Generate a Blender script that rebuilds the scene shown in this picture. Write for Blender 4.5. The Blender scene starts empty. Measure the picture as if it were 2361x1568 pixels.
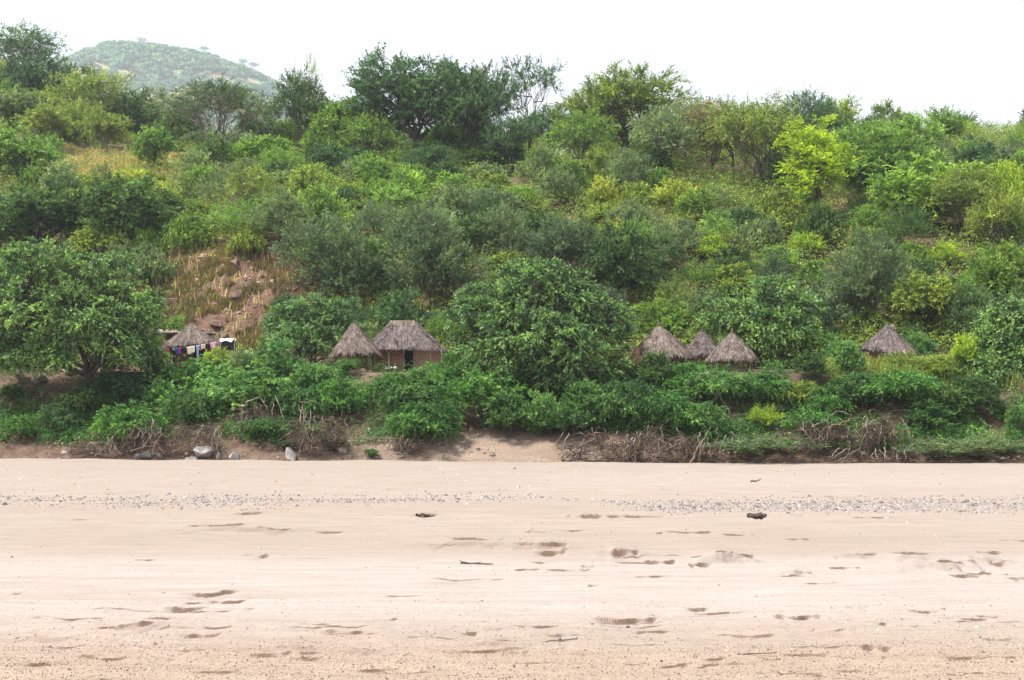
import bpy, bmesh, math
import numpy as np
from mathutils import Vector

C = bpy.context.scene.collection
R = math.radians

# ------------------------------------------------------------------ camera
F, CX, CY, CZ = 3243.0, 1180.5, 784.0, 4.0      # photo pixels at 2361 px width, eye height in metres
PITCH = math.atan(151.0 / F)
cam = bpy.data.cameras.new('camera')
cam.sensor_width = 36.0
cam.lens = 36.0 * F / 2361.0
cam.clip_start = 0.3
cam.clip_end = 9000
co = bpy.data.objects.new('camera', cam)
C.objects.link(co)
co.location = (0, 0, CZ)
co.rotation_euler = (R(90) + PITCH, 0, 0)
bpy.context.scene.camera = co

# ------------------------------------------------------------------ sky, sun, exposure
SUN_ELEV, SUN_AZ = 60.0, -112.0                 # high behind thin cloud, to the left
world = bpy.data.worlds.new('World')
bpy.context.scene.world = world
world.use_nodes = True
nt = world.node_tree
bg = nt.nodes['Background']
sky = nt.nodes.new('ShaderNodeTexSky')
sky.sky_type = 'NISHITA'
sky.sun_disc = False
sky.sun_elevation = R(SUN_ELEV)
sky.sun_rotation = R(SUN_AZ)
sky.air_density = 1.0
sky.dust_density = 4.0
mixw = nt.nodes.new('ShaderNodeMixRGB')          # the thin white cloud sheet over the whole sky
mixw.inputs[0].default_value = 0.75
mixw.inputs[2].default_value = (8.4, 8.6, 9.1, 1)
nt.links.new(sky.outputs[0], mixw.inputs[1])
nt.links.new(mixw.outputs[0], bg.inputs[0])
bg.inputs[1].default_value = 0.055

sun = bpy.data.lights.new('sun', 'SUN')
sun.energy = 3.2
sun.angle = R(10)
sun.color = (1.0, 0.96, 0.9)
so = bpy.data.objects.new('sun', sun)
C.objects.link(so)
sd = Vector((math.sin(R(SUN_AZ)) * math.cos(R(SUN_ELEV)), math.cos(R(SUN_AZ)) * math.cos(R(SUN_ELEV)), math.sin(R(SUN_ELEV))))
so.rotation_euler = sd.to_track_quat('Z', 'Y').to_euler()
so.location = (0, 0, 50)

vs = bpy.context.scene.view_settings
vs.view_transform = 'Standard'
vs.look = 'None'
vs.exposure = 1.42
vs.gamma = 1.0
vs.use_curve_mapping = False
cy = bpy.context.scene.cycles
cy.denoising_prefilter = 'NONE'
cy.max_bounces = 6
cy.diffuse_bounces = 2
cy.glossy_bounces = 1
cy.transmission_bounces = 2
cy.volume_bounces = 0
cy.transparent_max_bounces = 4
cy.use_adaptive_sampling = True
cy.adaptive_threshold = 0.02

# ------------------------------------------------------------------ numeric helpers
def ray(px, py):
    a, b = px - CX, CY - py
    fy = F * math.cos(PITCH) - b * math.sin(PITCH)
    fz = F * math.sin(PITCH) + b * math.cos(PITCH)
    return a / fy, fz / fy

def at(px, py, Y):
    u, s = ray(px, py)
    return np.array([u * Y, Y, CZ + s * Y])

def _h(ix, iy, seed):
    n = (ix.astype(np.int64) * 374761393 + iy.astype(np.int64) * 668265263 + seed * 974634777) & 0xffffffff
    n = ((n ^ (n >> 13)) * 1274126177) & 0xffffffff
    n = n ^ (n >> 16)
    return (n & 0xffff) / 32767.5 - 1.0

def vn(x, y, seed=0):
    x = np.asarray(x, float); y = np.asarray(y, float)
    ix = np.floor(x); iy = np.floor(y)
    fx = x - ix; fy = y - iy
    fx = fx * fx * (3 - 2 * fx); fy = fy * fy * (3 - 2 * fy)
    a = _h(ix, iy, seed); b = _h(ix + 1, iy, seed); c = _h(ix, iy + 1, seed); d = _h(ix + 1, iy + 1, seed)
    return (a * (1 - fx) + b * fx) * (1 - fy) + (c * (1 - fx) + d * fx) * fy

def fbm(x, y, o=4, seed=0):
    s = 0; a = 1.0; t = 0
    for k in range(o):
        s = s + a * vn(x * 2 ** k + k * 17.3, y * 2 ** k - k * 9.1, seed + k); t += a; a *= 0.5
    return s / t

def sm(a, b, x):
    t = np.clip((x - a) / (b - a), 0, 1)
    return t * t * (3 - 2 * t)

def ga(x, m, s):
    return np.exp(-0.5 * ((x - m) / s) ** 2)

# ------------------------------------------------------------------ terrain
def foot(x):
    return 98.8 - 0.146 * np.clip(x, -62, 62)

PD = [-40, 0, 0.5, 2.5, 5, 8, 10.5, 12, 22, 33, 46, 60, 76, 100, 130, 200, 300, 420, 560]
PH = [-1.2, -0.25, 0.3, 1.3, 2.6, 4.6, 6.2, 6.6, 7.0, 12.0, 19.0, 24.5, 30.5, 38.5, 42, 43, 45, 42, 30]

def ground(x, y):
    x = np.asarray(x, float); y = np.asarray(y, float)
    d = y - foot(x)
    h = np.interp(d, PD, PH)
    h = h + 45 * np.exp(-0.5 * (((x + 160) / 60) ** 2 + ((y - 340) / 80) ** 2))
    h = h + 11 * np.exp(-0.5 * (((x - 112) / 40) ** 2 + ((y - 300) / 60) ** 2))
    h = h + 4.5 * np.exp(-0.5 * (((x + 27) / 9) ** 2 + ((y - 143) / 7) ** 2))
    w1 = sm(0, 4, d) * (1 - 0.75 * sm(9, 12, d) * (1 - sm(20, 25, d)))
    h = h + w1 * 0.35 * fbm(x / 2.6, y / 2.6, 4, 5)
    h = h + sm(24, 60, d) * 1.6 * fbm(x / 22, y / 22, 3, 9)
    bare = np.exp(-0.5 * (((x + 27.5) / 8) ** 2 + ((y - 134) / 9) ** 2))
    rr = np.abs(vn(x / 1.6 + y / 3.1, y / 1.3 - x / 4, 31)) * 0.5 + np.abs(vn(x / 0.7, y / 0.6, 32)) * 0.25
    h = h + bare * rr
    return h

def hit(px, py, Y0=94.0):
    """point of the terrain seen at a photo pixel"""
    u, s = ray(px, py)
    Y = np.linspace(Y0, 620, 5260)
    g = ground(u * Y, Y) - (CZ + s * Y)
    k = np.argmax(g >= 0)
    if g[k] < 0:
        return None
    return np.array([u * Y[k], Y[k], float(ground(u * Y[k], Y[k]))])

# ------------------------------------------------------------------ mesh accumulator
class MB:
    def __init__(s):
        s.v = []; s.q = []; s.t = []; s.qr = []; s.tr = []; s.n = 0
    def add(s, V, Q=None, T=None, rq=None, rt=None):
        V = np.asarray(V, np.float32).reshape(-1, 3)
        if Q is not None and len(Q):
            Q = np.asarray(Q, np.int32).reshape(-1, 4); s.q.append(Q + s.n)
            s.qr.append(np.full(len(Q), 0.5, np.float32) if rq is None else np.broadcast_to(np.asarray(rq, np.float32), (len(Q),)))
        if T is not None and len(T):
            T = np.asarray(T, np.int32).reshape(-1, 3); s.t.append(T + s.n)
            s.tr.append(np.full(len(T), 0.5, np.float32) if rt is None else np.broadcast_to(np.asarray(rt, np.float32), (len(T),)))
        s.v.append(V); s.n += len(V)
    def mesh(s, name, mat, smooth=False, attrs=None):
        me = bpy.data.meshes.new(name)
        V = np.concatenate(s.v)
        Q = np.concatenate(s.q) if s.q else np.zeros((0, 4), np.int32)
        T = np.concatenate(s.t) if s.t else np.zeros((0, 3), np.int32)
        me.vertices.add(len(V)); me.vertices.foreach_set('co', V.ravel())
        me.loops.add(Q.size + T.size)
        me.loops.foreach_set('vertex_index', np.concatenate([Q.ravel(), T.ravel()]))
        me.polygons.add(len(Q) + len(T))
        me.polygons.foreach_set('loop_start', np.concatenate([np.arange(len(Q)) * 4, Q.size + np.arange(len(T)) * 3]).astype(np.int32))
        me.update(calc_edges=True)
        a = me.attributes.new('rnd', 'FLOAT', 'FACE')
        a.data.foreach_set('value', np.concatenate((s.qr or []) + (s.tr or [])).astype(np.float32))
        if attrs:
            for k, val in attrs.items():
                b = me.attributes.new(k, 'FLOAT', 'POINT'); b.data.foreach_set('value', np.asarray(val, np.float32).ravel())
        if smooth:
            me.shade_smooth()
        if mat: me.materials.append(mat)
        return me
    def build(s, name, mat, parent=None, smooth=False, loc=None, attrs=None):
        o = bpy.data.objects.new(name, s.mesh(name, mat, smooth, attrs))
        C.objects.link(o)
        if parent: o.parent = parent
        if loc is not None: o.location = loc
        return o

def tag(o, label=None, cat=None, group=None, kind=None):
    if label: o['label'] = label
    if cat: o['category'] = cat
    if group: o['group'] = group
    if kind: o['kind'] = kind
    return o

def empty(name, loc, rz=0.0, label=None, cat=None, group=None):
    o = bpy.data.objects.new(name, None); C.objects.link(o)
    o.location = [float(a) for a in loc]; o.rotation_euler = (0, 0, rz); o.empty_display_size = 0.3
    return tag(o, label, cat, group)

def norm(a):
    return a / np.maximum(np.linalg.norm(a, axis=-1, keepdims=True), 1e-9)

def tube(mb, P, rad, n=5, rnd=0.5):
    """tapered tube through the points P"""
    P = np.asarray(P, float); m = len(P)
    rad = np.broadcast_to(np.asarray(rad, float), (m,))
    T = norm(np.gradient(P, axis=0))
    ref = np.array([0.31, 0.17, 0.93]) if abs(T[:, 2]).mean() < 0.8 else np.array([0.95, 0.2, 0.1])
    A = norm(np.cross(T, ref)); B = np.cross(T, A)
    an = np.arange(n) * 2 * math.pi / n
    ring = A[:, None] * np.cos(an)[None, :, None] + B[:, None] * np.sin(an)[None, :, None]
    V = (P[:, None] + ring * rad[:, None, None]).reshape(-1, 3)
    i = np.arange(m - 1)[:, None] * n; j = np.arange(n)[None]
    Q = np.stack([i + j, i + (j + 1) % n, i + n + (j + 1) % n, i + n + j], -1).reshape(-1, 4)
    mb.add(V, Q, None, rnd)
    # end cap fan
    tip = np.vstack([V[-n:], P[-1:] + T[-1:] * rad[-1]])
    mb.add(tip, None, [[k, (k + 1) % n, n] for k in range(n)], None, rnd)

def path(a, b, k, rng, wob, sag=0.0):
    t = np.linspace(0, 1, k)[:, None]
    a = np.asarray(a, float); b = np.asarray(b, float)
    L = np.linalg.norm(b - a)
    W = rng.normal(0, wob * L, (k, 3)); W[0] = 0; W[-1] = 0
    P = a + (b - a) * t + W
    P[:, 2] += sag * L * np.sin(t[:, 0] * math.pi)
    return P

def box(mb, c, s, rz=0.0, rnd=0.5, tilt=0.0):
    x, y, z = np.asarray(s) / 2.0
    V = np.array([[-x, -y, -z], [x, -y, -z], [x, y, -z], [-x, y, -z], [-x, -y, z], [x, -y, z], [x, y, z], [-x, y, z]])
    ct, st = math.cos(tilt), math.sin(tilt)
    V = V @ np.array([[ct, 0, -st], [0, 1, 0], [st, 0, ct]])
    ca, sa = math.cos(rz), math.sin(rz)
    V = V @ np.array([[ca, sa, 0], [-sa, ca, 0], [0, 0, 1]]) + np.asarray(c)
    mb.add(V, [[0, 3, 2, 1], [4, 5, 6, 7], [0, 1, 5, 4], [1, 2, 6, 5], [2, 3, 7, 6], [3, 0, 4, 7]], None, rnd)

# ------------------------------------------------------------------ materials
def nodes(name):
    m = bpy.data.materials.new(name); m.use_nodes = True
    t = m.node_tree
    return m, t, t.nodes['Principled BSDF'], t.nodes['Material Output']

def ramp(t, pts, fac):
    r = t.nodes.new('ShaderNodeValToRGB')
    e = r.color_ramp.elements
    while len(e) < len(pts): e.new(0.5)
    for k, (p, c) in enumerate(pts):
        e[k].position = p; e[k].color = (*c, 1)
    t.links.new(fac, r.inputs[0])
    return r.outputs[0]

def math_n(t, op, a, b=None, c=None):
    n = t.nodes.new('ShaderNodeMath'); n.operation = op
    for k, v in enumerate((a, b, c)):
        if v is None: continue
        if isinstance(v, (int, float)): n.inputs[k].default_value = v
        else: t.links.new(v, n.inputs[k])
    return n.outputs[0]

def attr(t, name):
    a = t.nodes.new('ShaderNodeAttribute'); a.attribute_name = name
    return a.outputs['Fac']

def noise(t, scale, detail=3, rough=0.55, vec=None, stretch=None):
    n = t.nodes.new('ShaderNodeTexNoise'); n.inputs['Scale'].default_value = scale
    n.inputs['Detail'].default_value = detail; n.inputs['Roughness'].default_value = rough
    tc = t.nodes.new('ShaderNodeTexCoord')
    src = tc.outputs['Object']
    if stretch:
        mp = t.nodes.new('ShaderNodeMapping'); mp.inputs['Scale'].default_value = stretch
        t.links.new(src, mp.inputs[0]); src = mp.outputs[0]
    t.links.new(src, n.inputs['Vector'])
    return n.outputs[0]

def mixc(t, fac, a, b, mode='MIX'):
    n = t.nodes.new('ShaderNodeMixRGB'); n.blend_type = mode
    if isinstance(fac, (int, float)): n.inputs[0].default_value = fac
    else: t.links.new(fac, n.inputs[0])
    for k, v in ((1, a), (2, b)):
        if isinstance(v, tuple): n.inputs[k].default_value = (*v, 1)
        else: t.links.new(v, n.inputs[k])
    return n.outputs[0]

LEAFGAIN = 2.0
def leaf_mat(name, col, col2=None, tip=None, transl=0.32, rough=0.5, spec=0.25):
    """col lighter, col2 darker leaf; each leaf keeps its own tone"""
    col = tuple(c * LEAFGAIN for c in col)
    col2 = tuple(c * 0.5 for c in col) if col2 is None else tuple(c * LEAFGAIN for c in col2)
    m, t, p, out = nodes(name)
    r = attr(t, 'rnd')
    pts = [(0.0, tuple(c * .7 for c in col2)), (0.35, col2), (0.72, col), (0.9, tuple(c * 1.45 for c in col))]
    if tip: pts.append((1.0, tuple(c * LEAFGAIN for c in tip)))
    c = ramp(t, pts, r)
    nz = noise(t, 0.55, 2)
    c = mixc(t, 0.55, c, ramp(t, [(0.3, (0.50, 0.62, 0.66)), (0.7, (1.5, 1.36, 0.95))], nz), 'MULTIPLY')
    oi = t.nodes.new('ShaderNodeObjectInfo')
    c = mixc(t, 1.0, c, ramp(t, [(0, (0.82, 0.86, 0.9)), (1, (1.15, 1.12, 1.0))], oi.outputs['Random']), 'MULTIPLY')
    t.links.new(c, p.inputs['Base Color'])
    p.inputs['Roughness'].default_value = rough
    p.inputs['Specular IOR Level'].default_value = spec
    tr = t.nodes.new('ShaderNodeBsdfTranslucent')
    t.links.new(mixc(t, 1.0, c, (1.25, 1.35, 0.7), 'MULTIPLY'), tr.inputs[0])
    mx = t.nodes.new('ShaderNodeMixShader'); mx.inputs[0].default_value = transl
    t.links.new(p.outputs[0], mx.inputs[1]); t.links.new(tr.outputs[0], mx.inputs[2])
    t.links.new(mx.outputs[0], out.inputs[0])
    return m

def plain_mat(name, col, rough=0.85, var=0.35, scale=6.0, spec=0.2):
    m, t, p, out = nodes(name)
    r = attr(t, 'rnd')
    c = mixc(t, 1.0, mixc(t, r, tuple(a * (1 - var) for a in col), tuple(a * (1 + var) for a in col)),
             ramp(t, [(0.3, (0.72, 0.72, 0.72)), (0.7, (1.2, 1.2, 1.2))], noise(t, scale, 4)), 'MULTIPLY')
    t.links.new(c, p.inputs['Base Color'])
    p.inputs['Roughness'].default_value = rough
    p.inputs['Specular IOR Level'].default_value = spec
    return m

def two_mat(name, a, b, scale=8.0, stretch=None, rough=0.9, lo=0.35, hi=0.65):
    m, t, p, out = nodes(name)
    c = ramp(t, [(lo, a), (hi, b)], noise(t, scale, 5, 0.6, None, stretch))
    c = mixc(t, 1.0, c, ramp(t, [(0, (0.5, 0.5, 0.52)), (1, (1.5, 1.46, 1.4))], attr(t, 'rnd')), 'MULTIPLY')
    t.links.new(c, p.inputs['Base Color'])
    p.inputs['Roughness'].default_value = rough
    p.inputs['Specular IOR Level'].default_value = 0.15
    return m

BARK = two_mat('bark_dark', (0.045, 0.036, 0.032), (0.11, 0.09, 0.08), 3.0)
BARKP = two_mat('bark_pale', (0.14, 0.125, 0.115), (0.3, 0.27, 0.25), 3.0)
TWIG = two_mat('dry_twigs', (0.032, 0.022, 0.018), (0.19, 0.14, 0.11), 1.6)
BARKM = two_mat('bark_mid', (0.075, 0.064, 0.056), (0.19, 0.165, 0.15), 3.0)
PALEWOOD = two_mat('bleached_wood', (0.15, 0.115, 0.09), (0.33, 0.27, 0.22), 4.0)
THATCH = two_mat('thatch', (0.112, 0.09, 0.081), (0.255, 0.208, 0.182), 2.5)
THATCH2 = two_mat('thatch_old', (0.092, 0.073, 0.072), (0.21, 0.175, 0.17), 2.5)
MUD = two_mat('mud_plaster', (0.15, 0.075, 0.045), (0.27, 0.155, 0.10), 1.5, (1, 1, 3))
MUD2 = two_mat('dark_mud_plaster', (0.12, 0.07, 0.05), (0.24, 0.14, 0.1), 2.5, (1, 1, 3))
POLE = two_mat('weathered_pole', (0.16, 0.13, 0.11), (0.36, 0.31, 0.27), 6.0)
DARKPOLE = two_mat('dark_pole', (0.06, 0.045, 0.04), (0.13, 0.1, 0.085), 6.0)
ROCK = two_mat('rock', (0.15, 0.125, 0.115), (0.33, 0.29, 0.27), 2.2)
ROCKG = two_mat('grey_rock', (0.25, 0.235, 0.235), (0.45, 0.43, 0.43), 2.6)
ROCKR = two_mat('red_rock', (0.10, 0.064, 0.052), (0.22, 0.145, 0.12), 1.8)
ROOT = two_mat('grey_roots', (0.12, 0.095, 0.08), (0.30, 0.255, 0.22), 3.0)
# ------------------------------------------------------------------ sand river bed
def axis(lims):
    """piecewise spacing: list of (start, end, step)"""
    out = [lims[0][0]]
    for a, b, s0, s1 in lims:
        x = a
        while x < b - 1e-6:
            f = (x - a) / (b - a)
            x = min(b, x + s0 + (s1 - s0) * f); out.append(x)
    return np.array(out)

def grid_mesh(name, X, Y, Z, mat, attrs=None):
    ny, nx = Z.shape
    V = np.stack([np.broadcast_to(X, Z.shape), np.broadcast_to(Y, Z.shape), Z], -1).reshape(-1, 3)
    i = np.arange(ny - 1)[:, None] * nx; j = np.arange(nx - 1)[None]
    Q = np.stack([i + j, i + j + 1, i + nx + j + 1, i + nx + j], -1).reshape(-1, 4)
    mb = MB(); mb.add(V, Q)
    return mb.build(name, mat, None, True, None, attrs)

# scarps: px, py, width px, depth m, length of the lee slope m
SCARPS = [
 (470,1362,160,.11,1.6),(420,1396,90,.12,1.0),(525,1378,80,.11,1.0),(455,1382,60,.09,.7),(612,1276,85,.14,1.4),(312,1437,90,.12,.9),(455,1456,90,.1,.8),
 (800,1450,110,.09,.8),(1088,1450,48,.11,.5),(1450,1420,130,.17,1.3),(1500,1449,90,.07,.5),(1838,1417,100,.15,.9),(1720,1458,130,.08,.6),
 (1930,1450,110,.08,.5),(2020,1490,95,.13,.7),(1850,1508,110,.09,.6),(2220,1512,95,.08,.5),(1120,1492,150,.09,.6),(1180,1492,70,.07,.4),
 (1255,1252,120,.2,2.2),(1265,1265,70,.22,1.8),(1430,1270,90,.2,2),(1520,1290,80,.16,1.2),(1680,1278,120,.28,2.2),(1610,1300,60,.2,1.2),
 (1745,1191,36,.25,1.5),(980,1185,55,.16,1.6),(1350,1187,75,.12,1.5),(575,1182,60,.12,1.5),(1850,1240,70,.1,1.2),(1980,1276,90,.15,1.6),
 (2110,1274,110,.15,1.4),(2190,1300,90,.16,1.3),(2280,1298,90,.2,1.3),(2340,1332,60,.2,1.2),(2220,1325,90,.12,1),(2280,1270,80,.12,1.2),
 (1985,1393,70,.1,.8),(1605,1396,50,.1,.8),(2025,1434,40,.09,.5),(520,1214,160,.09,1.6),(640,1221,90,.08,1.4),(760,1226,70,.07,1.4),
 (1100,1240,130,.08,1.4),(1850,1318,60,.12,1),(1600,1225,110,.07,1.3),(1700,1228,90,.07,1.3),(150,1482,110,.06,.5),(620,1500,110,.09,.6),
 (250,1512,140,.07,.5),(700,1512,70,.08,.4),(430,1490,80,.06,.5),(860,1536,90,.06,.4),(2290,1470,90,.07,.5),(2130,1404,70,.04,.5),
 (1230,1435,110,.06,.6),(900,1417,40,.06,.6),(60,1455,60,.06,.6),(40,1360,30,.06,.6),(1500,1330,110,.05,.8),(1300,1310,90,.05,.9),
 (330,1290,60,.05,.8),(1950,1545,120,.05,.4),(1550,1530,100,.05,.4),(1330,1505,90,.05,.4),(90,1530,90,.05,.35),(500,1545,120,.05,.35)]
_r = np.random.default_rng(404)
for _k in range(60):
    _py = float(_r.choice([_r.uniform(1182, 1330), _r.uniform(1330, 1430), _r.uniform(1400, 1560), _r.uniform(1400, 1560)]))
    _px = _r.uniform(0, 2361) if _py > 1340 or _py < 1215 else _r.uniform(1000, 2361)
    _f = (_py - 935) / 500
    SCARPS.append((_px, _py, _r.uniform(30, 190) * (0.6 + .5 * _f), _r.uniform(.03, .10) * (1.5 - _f), _r.uniform(.3, .8) / _f))
# mounds: px, py(foot), width px, height m, depth m
MOUNDS = [(1690,1300,110,.42,1.6),(1255,1262,110,.16,1.2),(1230,1228,50,.14,1),(1430,1278,100,.2,1.4),(2200,1320,150,.26,1.8),(1845,1330,60,.18,.9),
 (1980,1290,90,.14,1.2),(2290,1300,110,.16,1.3),(1080,1262,170,.12,2.0),(560,1232,240,.14,2.4),(575,1184,60,.1,1),(980,1186,50,.1,1),(1350,1188,60,.12,1),
 (680,1494,140,.1,.7),(820,1504,70,.12,.5),(90,1470,130,.07,.8),(1130,1486,90,.07,.5),(330,1445,90,.09,.7),(2120,1300,110,.12,1.2)]

def sand_h(x, y):
    h = 0.10 * fbm(x / 14, y / 3.2, 3, 41) + 0.035 * fbm(x / 3.0, y / 0.7, 3, 43)
    near = 1 - sm(24, 34, y)
    h = h + near * 0.03 * fbm(x / 0.42, y / 0.3, 3, 44) + near * 0.022 * np.abs(fbm(x / 0.16, y / 0.12, 2, 45))
    h = h + 0.012 * fbm(x / 0.9, y / 0.16, 3, 46) + 0.02 * np.clip(fbm(x / 1.6, y / 0.45, 3, 48), 0, 1)
    painted_shade = np.zeros_like(h)
    for k, (px, py, w, dep, L) in enumerate(SCARPS):
        P = 4.0 / ((py - 935.0) / F)
        x0 = ray(px, py)[0] * P; hw = w * P / F * 0.5
        m = (np.abs(x - x0) < hw * 1.3) & (np.abs(y - P) < 2.5 * L + 3)
        if not m.any(): continue
        xx, yy = x[m], y[m]
        wob = min(0.34 * L, 0.4 * (0.35 * hw + .1)) * vn(xx / (0.35 * hw + .1), yy * 0 + k, 50 + k) + 0.010 * L * vn(xx / (0.08 * hw + .04), yy * 0 + k, 90 + k)
        win = np.clip(1.0 - ((xx - x0) / hw) ** 2 + 0.8 * vn(xx / (0.26 * hw + .05), yy * 0, 130 + k) - .12, 0, 1) ** 0.8
        e = P + wob + 0.16 * L * ((xx - x0) / hw) ** 2
        t = e - yy
        edge = max(0.05, P * P * 1.0e-4)
        dd = dep * 0.58 * win * np.where(t > 0, sm(0, edge, t) * np.exp(-np.maximum(t - edge, 0) / (0.4 * L)), 0)
        lip = dep * 0.16 * win * np.where(t <= 0, np.exp(t / (0.6 * L)), (1 - sm(0, edge, t)))
        h[m] += lip - dd
        painted_shade[m] = np.maximum(painted_shade[m], win * np.where((t > -.01) & (t < edge * 1.15), 1.0, 0.10 * (t > 0) * np.exp(-np.abs(t) / (.5 * L))))  # scarp faces coloured dark: their shade is painted on
    for k, (px, py, w, hg, dl) in enumerate(MOUNDS):
        P = 4.0 / ((py - 935.0) / F)
        x0 = ray(px, py)[0] * P; hw = w * P / F * 0.5
        m = (np.abs(x - x0) < hw * 2.5) & (np.abs(y - P - dl) < 3.2 * dl)
        if not m.any(): continue
        xx, yy = x[m], y[m]
        gx = np.exp(-0.8 * ((xx - x0) / hw) ** 2)
        s = (yy - P) / dl + 0.35 * vn(xx / (0.35 * hw), yy * 0, 170 + k)
        prof = sm(0, 0.45, s) * np.exp(-np.maximum(s - 0.45, 0) * 0.9)
        cr = 1 - 0.35 * (np.abs(vn(xx / (0.3 * hw), yy / (0.5 * dl), 200 + k)) < 0.06)
        h[m] += 0.6 * hg * gx * prof * cr
        painted_shade[m] = np.maximum(painted_shade[m], gx * sm(0, .2, s) * (1 - sm(0.45, 0.8, s)) * 0.35)  # mound fronts get a weaker coat of the same painted shade
    return h, painted_shade

X = axis([(-400, -60, 12, 3), (-60, -12, 0.7, 0.10), (-12, 12, 0.05, 0.05), (12, 60, 0.10, 0.7), (60, 400, 3, 12)])
Yv = [-30.0, -20, -10, 0, 8, 12, 15]
y_ = 16.0
while y_ < 112: Yv.append(y_); y_ += max(0.03, y_ * y_ * 5e-5)
Yv += [116, 122]
Yv = np.array(Yv)
XX, YY = np.meshgrid(X, Yv)
H_, D_ = sand_h(XX.copy(), YY.copy())
H_ *= 1 - sm(60, 140, np.abs(XX))
H_ -= sm(-1, 5, YY - foot(XX)) * 1.2                     # dips under the bank
H_ += (0.11 + 0.09 * fbm(XX / 5, XX * 0, 3, 19)) * ga(YY, foot(XX) - 2.2, 2.0)                 # crest along the far edge
prow = 935 + 4.0 / np.maximum(YY, 8) * F
px_n = XX / 30
bandv = 0.55 * ga(prow + 14 * fbm(px_n, YY / 20, 3, 61), 1245, 22) * (0.6 + 0.6 * vn(XX / 9, YY / 9, 62)) \
      + 0.35 * ga(prow, 1168, 9) + 0.4 * ga(prow + 20 * fbm(px_n, YY / 9, 3, 64), 1478, 24) * sm(-3, 3, XX + 2) \
      + 0.3 * sm(0.2, 0.6, fbm(XX / 10, YY / 2.5, 3, 66))
pale = sm(1255, 1300, prow) * (1 - sm(1385, 1450, prow)) + 0.5 * ga(prow, 1105, 14) * sm(-8, 10, XX)
coarse = sm(1440, 1520, prow + 30 * fbm(XX / 2.5, YY / 1.2, 3, 67))

m, t, p, out = nodes('river_sand')
base = ramp(t, [(0.25, (0.255, 0.213, 0.184)), (0.75, (0.33, 0.284, 0.25))], noise(t, 0.9, 6, 0.65, None, (0.35, 1.6, 1)))
base = mixc(t, attr(t, 'pale'), base, ramp(t, [(0.3, (0.29, 0.256, 0.237)), (0.7, (0.345, 0.309, 0.288))], noise(t, 1.2, 5, 0.6, None, (0.25, 1.8, 1))))
base = mixc(t, attr(t, 'band'), base, (0.255, 0.215, 0.18))
base = mixc(t, attr(t, 'painted_shade'), base, (0.135, 0.098, 0.077))  # dark brown that paints shade onto scarp and mound faces
grain = noise(t, 26, 3, 0.75)
base = mixc(t, 0.8, base, ramp(t, [(0.3, (0.74, 0.7, 0.66)), (0.55, (1.04, 1.02, 1.0)), (0.75, (1.12, 1.06, 1.0))], grain), 'MULTIPLY')
streak = noise(t, 2.2, 6, 0.7, None, (0.22, 3.0, 1))
base = mixc(t, 0.55, base, ramp(t, [(0.30, (0.6, 0.52, 0.48)), (0.42, (0.94, 0.92, 0.9)), (0.6, (1.04, 1.04, 1.04))], streak), 'MULTIPLY')
cg = noise(t, 60, 2, 0.8)
base = mixc(t, math_n(t, 'MULTIPLY', attr(t, 'coarse'), 0.8), base, mixc(t, 1.0, base, ramp(t, [(0.32, (0.6, 0.5, 0.43)), (0.5, (1.02, 0.95, 0.87)), (0.68, (1.22, 1.15, 1.07))], cg), 'MULTIPLY'))
t.links.new(base, p.inputs['Base Color'])
p.inputs['Roughness'].default_value = 0.95
p.inputs['Specular IOR Level'].default_value = 0.1
bm_ = t.nodes.new('ShaderNodeBump'); bm_.inputs['Strength'].default_value = 0.5; bm_.inputs['Distance'].default_value = 0.03
t.links.new(noise(t, 9, 6, 0.7, None, (0.6, 1.4, 1)), bm_.inputs['Height'])
t.links.new(bm_.outputs[0], p.inputs['Normal'])
sand = grid_mesh('sand_river_bed', XX, YY, H_, m, {'painted_shade': D_, 'band': np.clip(bandv, 0, 1), 'pale': np.clip(pale, 0, 1), 'coarse': coarse})
tag(sand, 'dry pale sand river bed with cracked scarps and streaks', None, None, 'structure')
def sandz(x, y):
    a = np.atleast_1d(np.asarray(x, float)); b = np.atleast_1d(np.asarray(y, float))
    h, _ = sand_h(a.copy(), b.copy())
    return h + 0.10 * ga(b, foot(a) - 2.2, 2.0)

# ------------------------------------------------------------------ stones
def facet_stones(mb, P, size, rng, flat=0.55, sides=6):
    """many small faceted stones: squashed bipyramids with a girdle"""
    n = len(P); an = np.linspace(0, 2 * math.pi, sides, endpoint=False)
    ph = rng.uniform(0, 6.28, (n, 1)) + an[None] + rng.normal(0, .2, (n, sides))
    r = size[:, None] * rng.uniform(0.6, 1.1, (n, sides))
    ax = rng.uniform(0.7, 1.3, (n, 1))
    lo = np.stack([r * np.cos(ph) * ax, r * np.sin(ph) / ax, -0.25 * r * flat], -1)
    hi = np.stack([r * .6 * np.cos(ph) * ax, r * .6 * np.sin(ph) / ax, r * flat * rng.uniform(.7, 1.1, (n, sides))], -1)
    V = np.concatenate([lo, hi], 1) + P[:, None]
    k = np.arange(n)[:, None] * (2 * sides)
    s = np.arange(sides)
    Q = np.stack([k + s, k + (s + 1) % sides, k + sides + (s + 1) % sides, k + sides + s], -1).reshape(-1, 4)
    rr = rng.uniform(0, 1, n)
    mb.add(V.reshape(-1, 3), Q, None, np.repeat(rr, sides))
    top = np.stack([k[:, 0] + sides + a for a in range(4)], -1) if sides == 4 else None
    if sides == 4: mb.add(V.reshape(-1, 3), top, None, rr)
    else:
        T = np.concatenate([np.stack([k[:, 0] + sides, k[:, 0] + sides + a, k[:, 0] + sides + a + 1], -1) for a in range(1, sides - 1)])
        mb.add(V.reshape(-1, 3), None, T, None, np.tile(rr, sides - 2))

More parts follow.
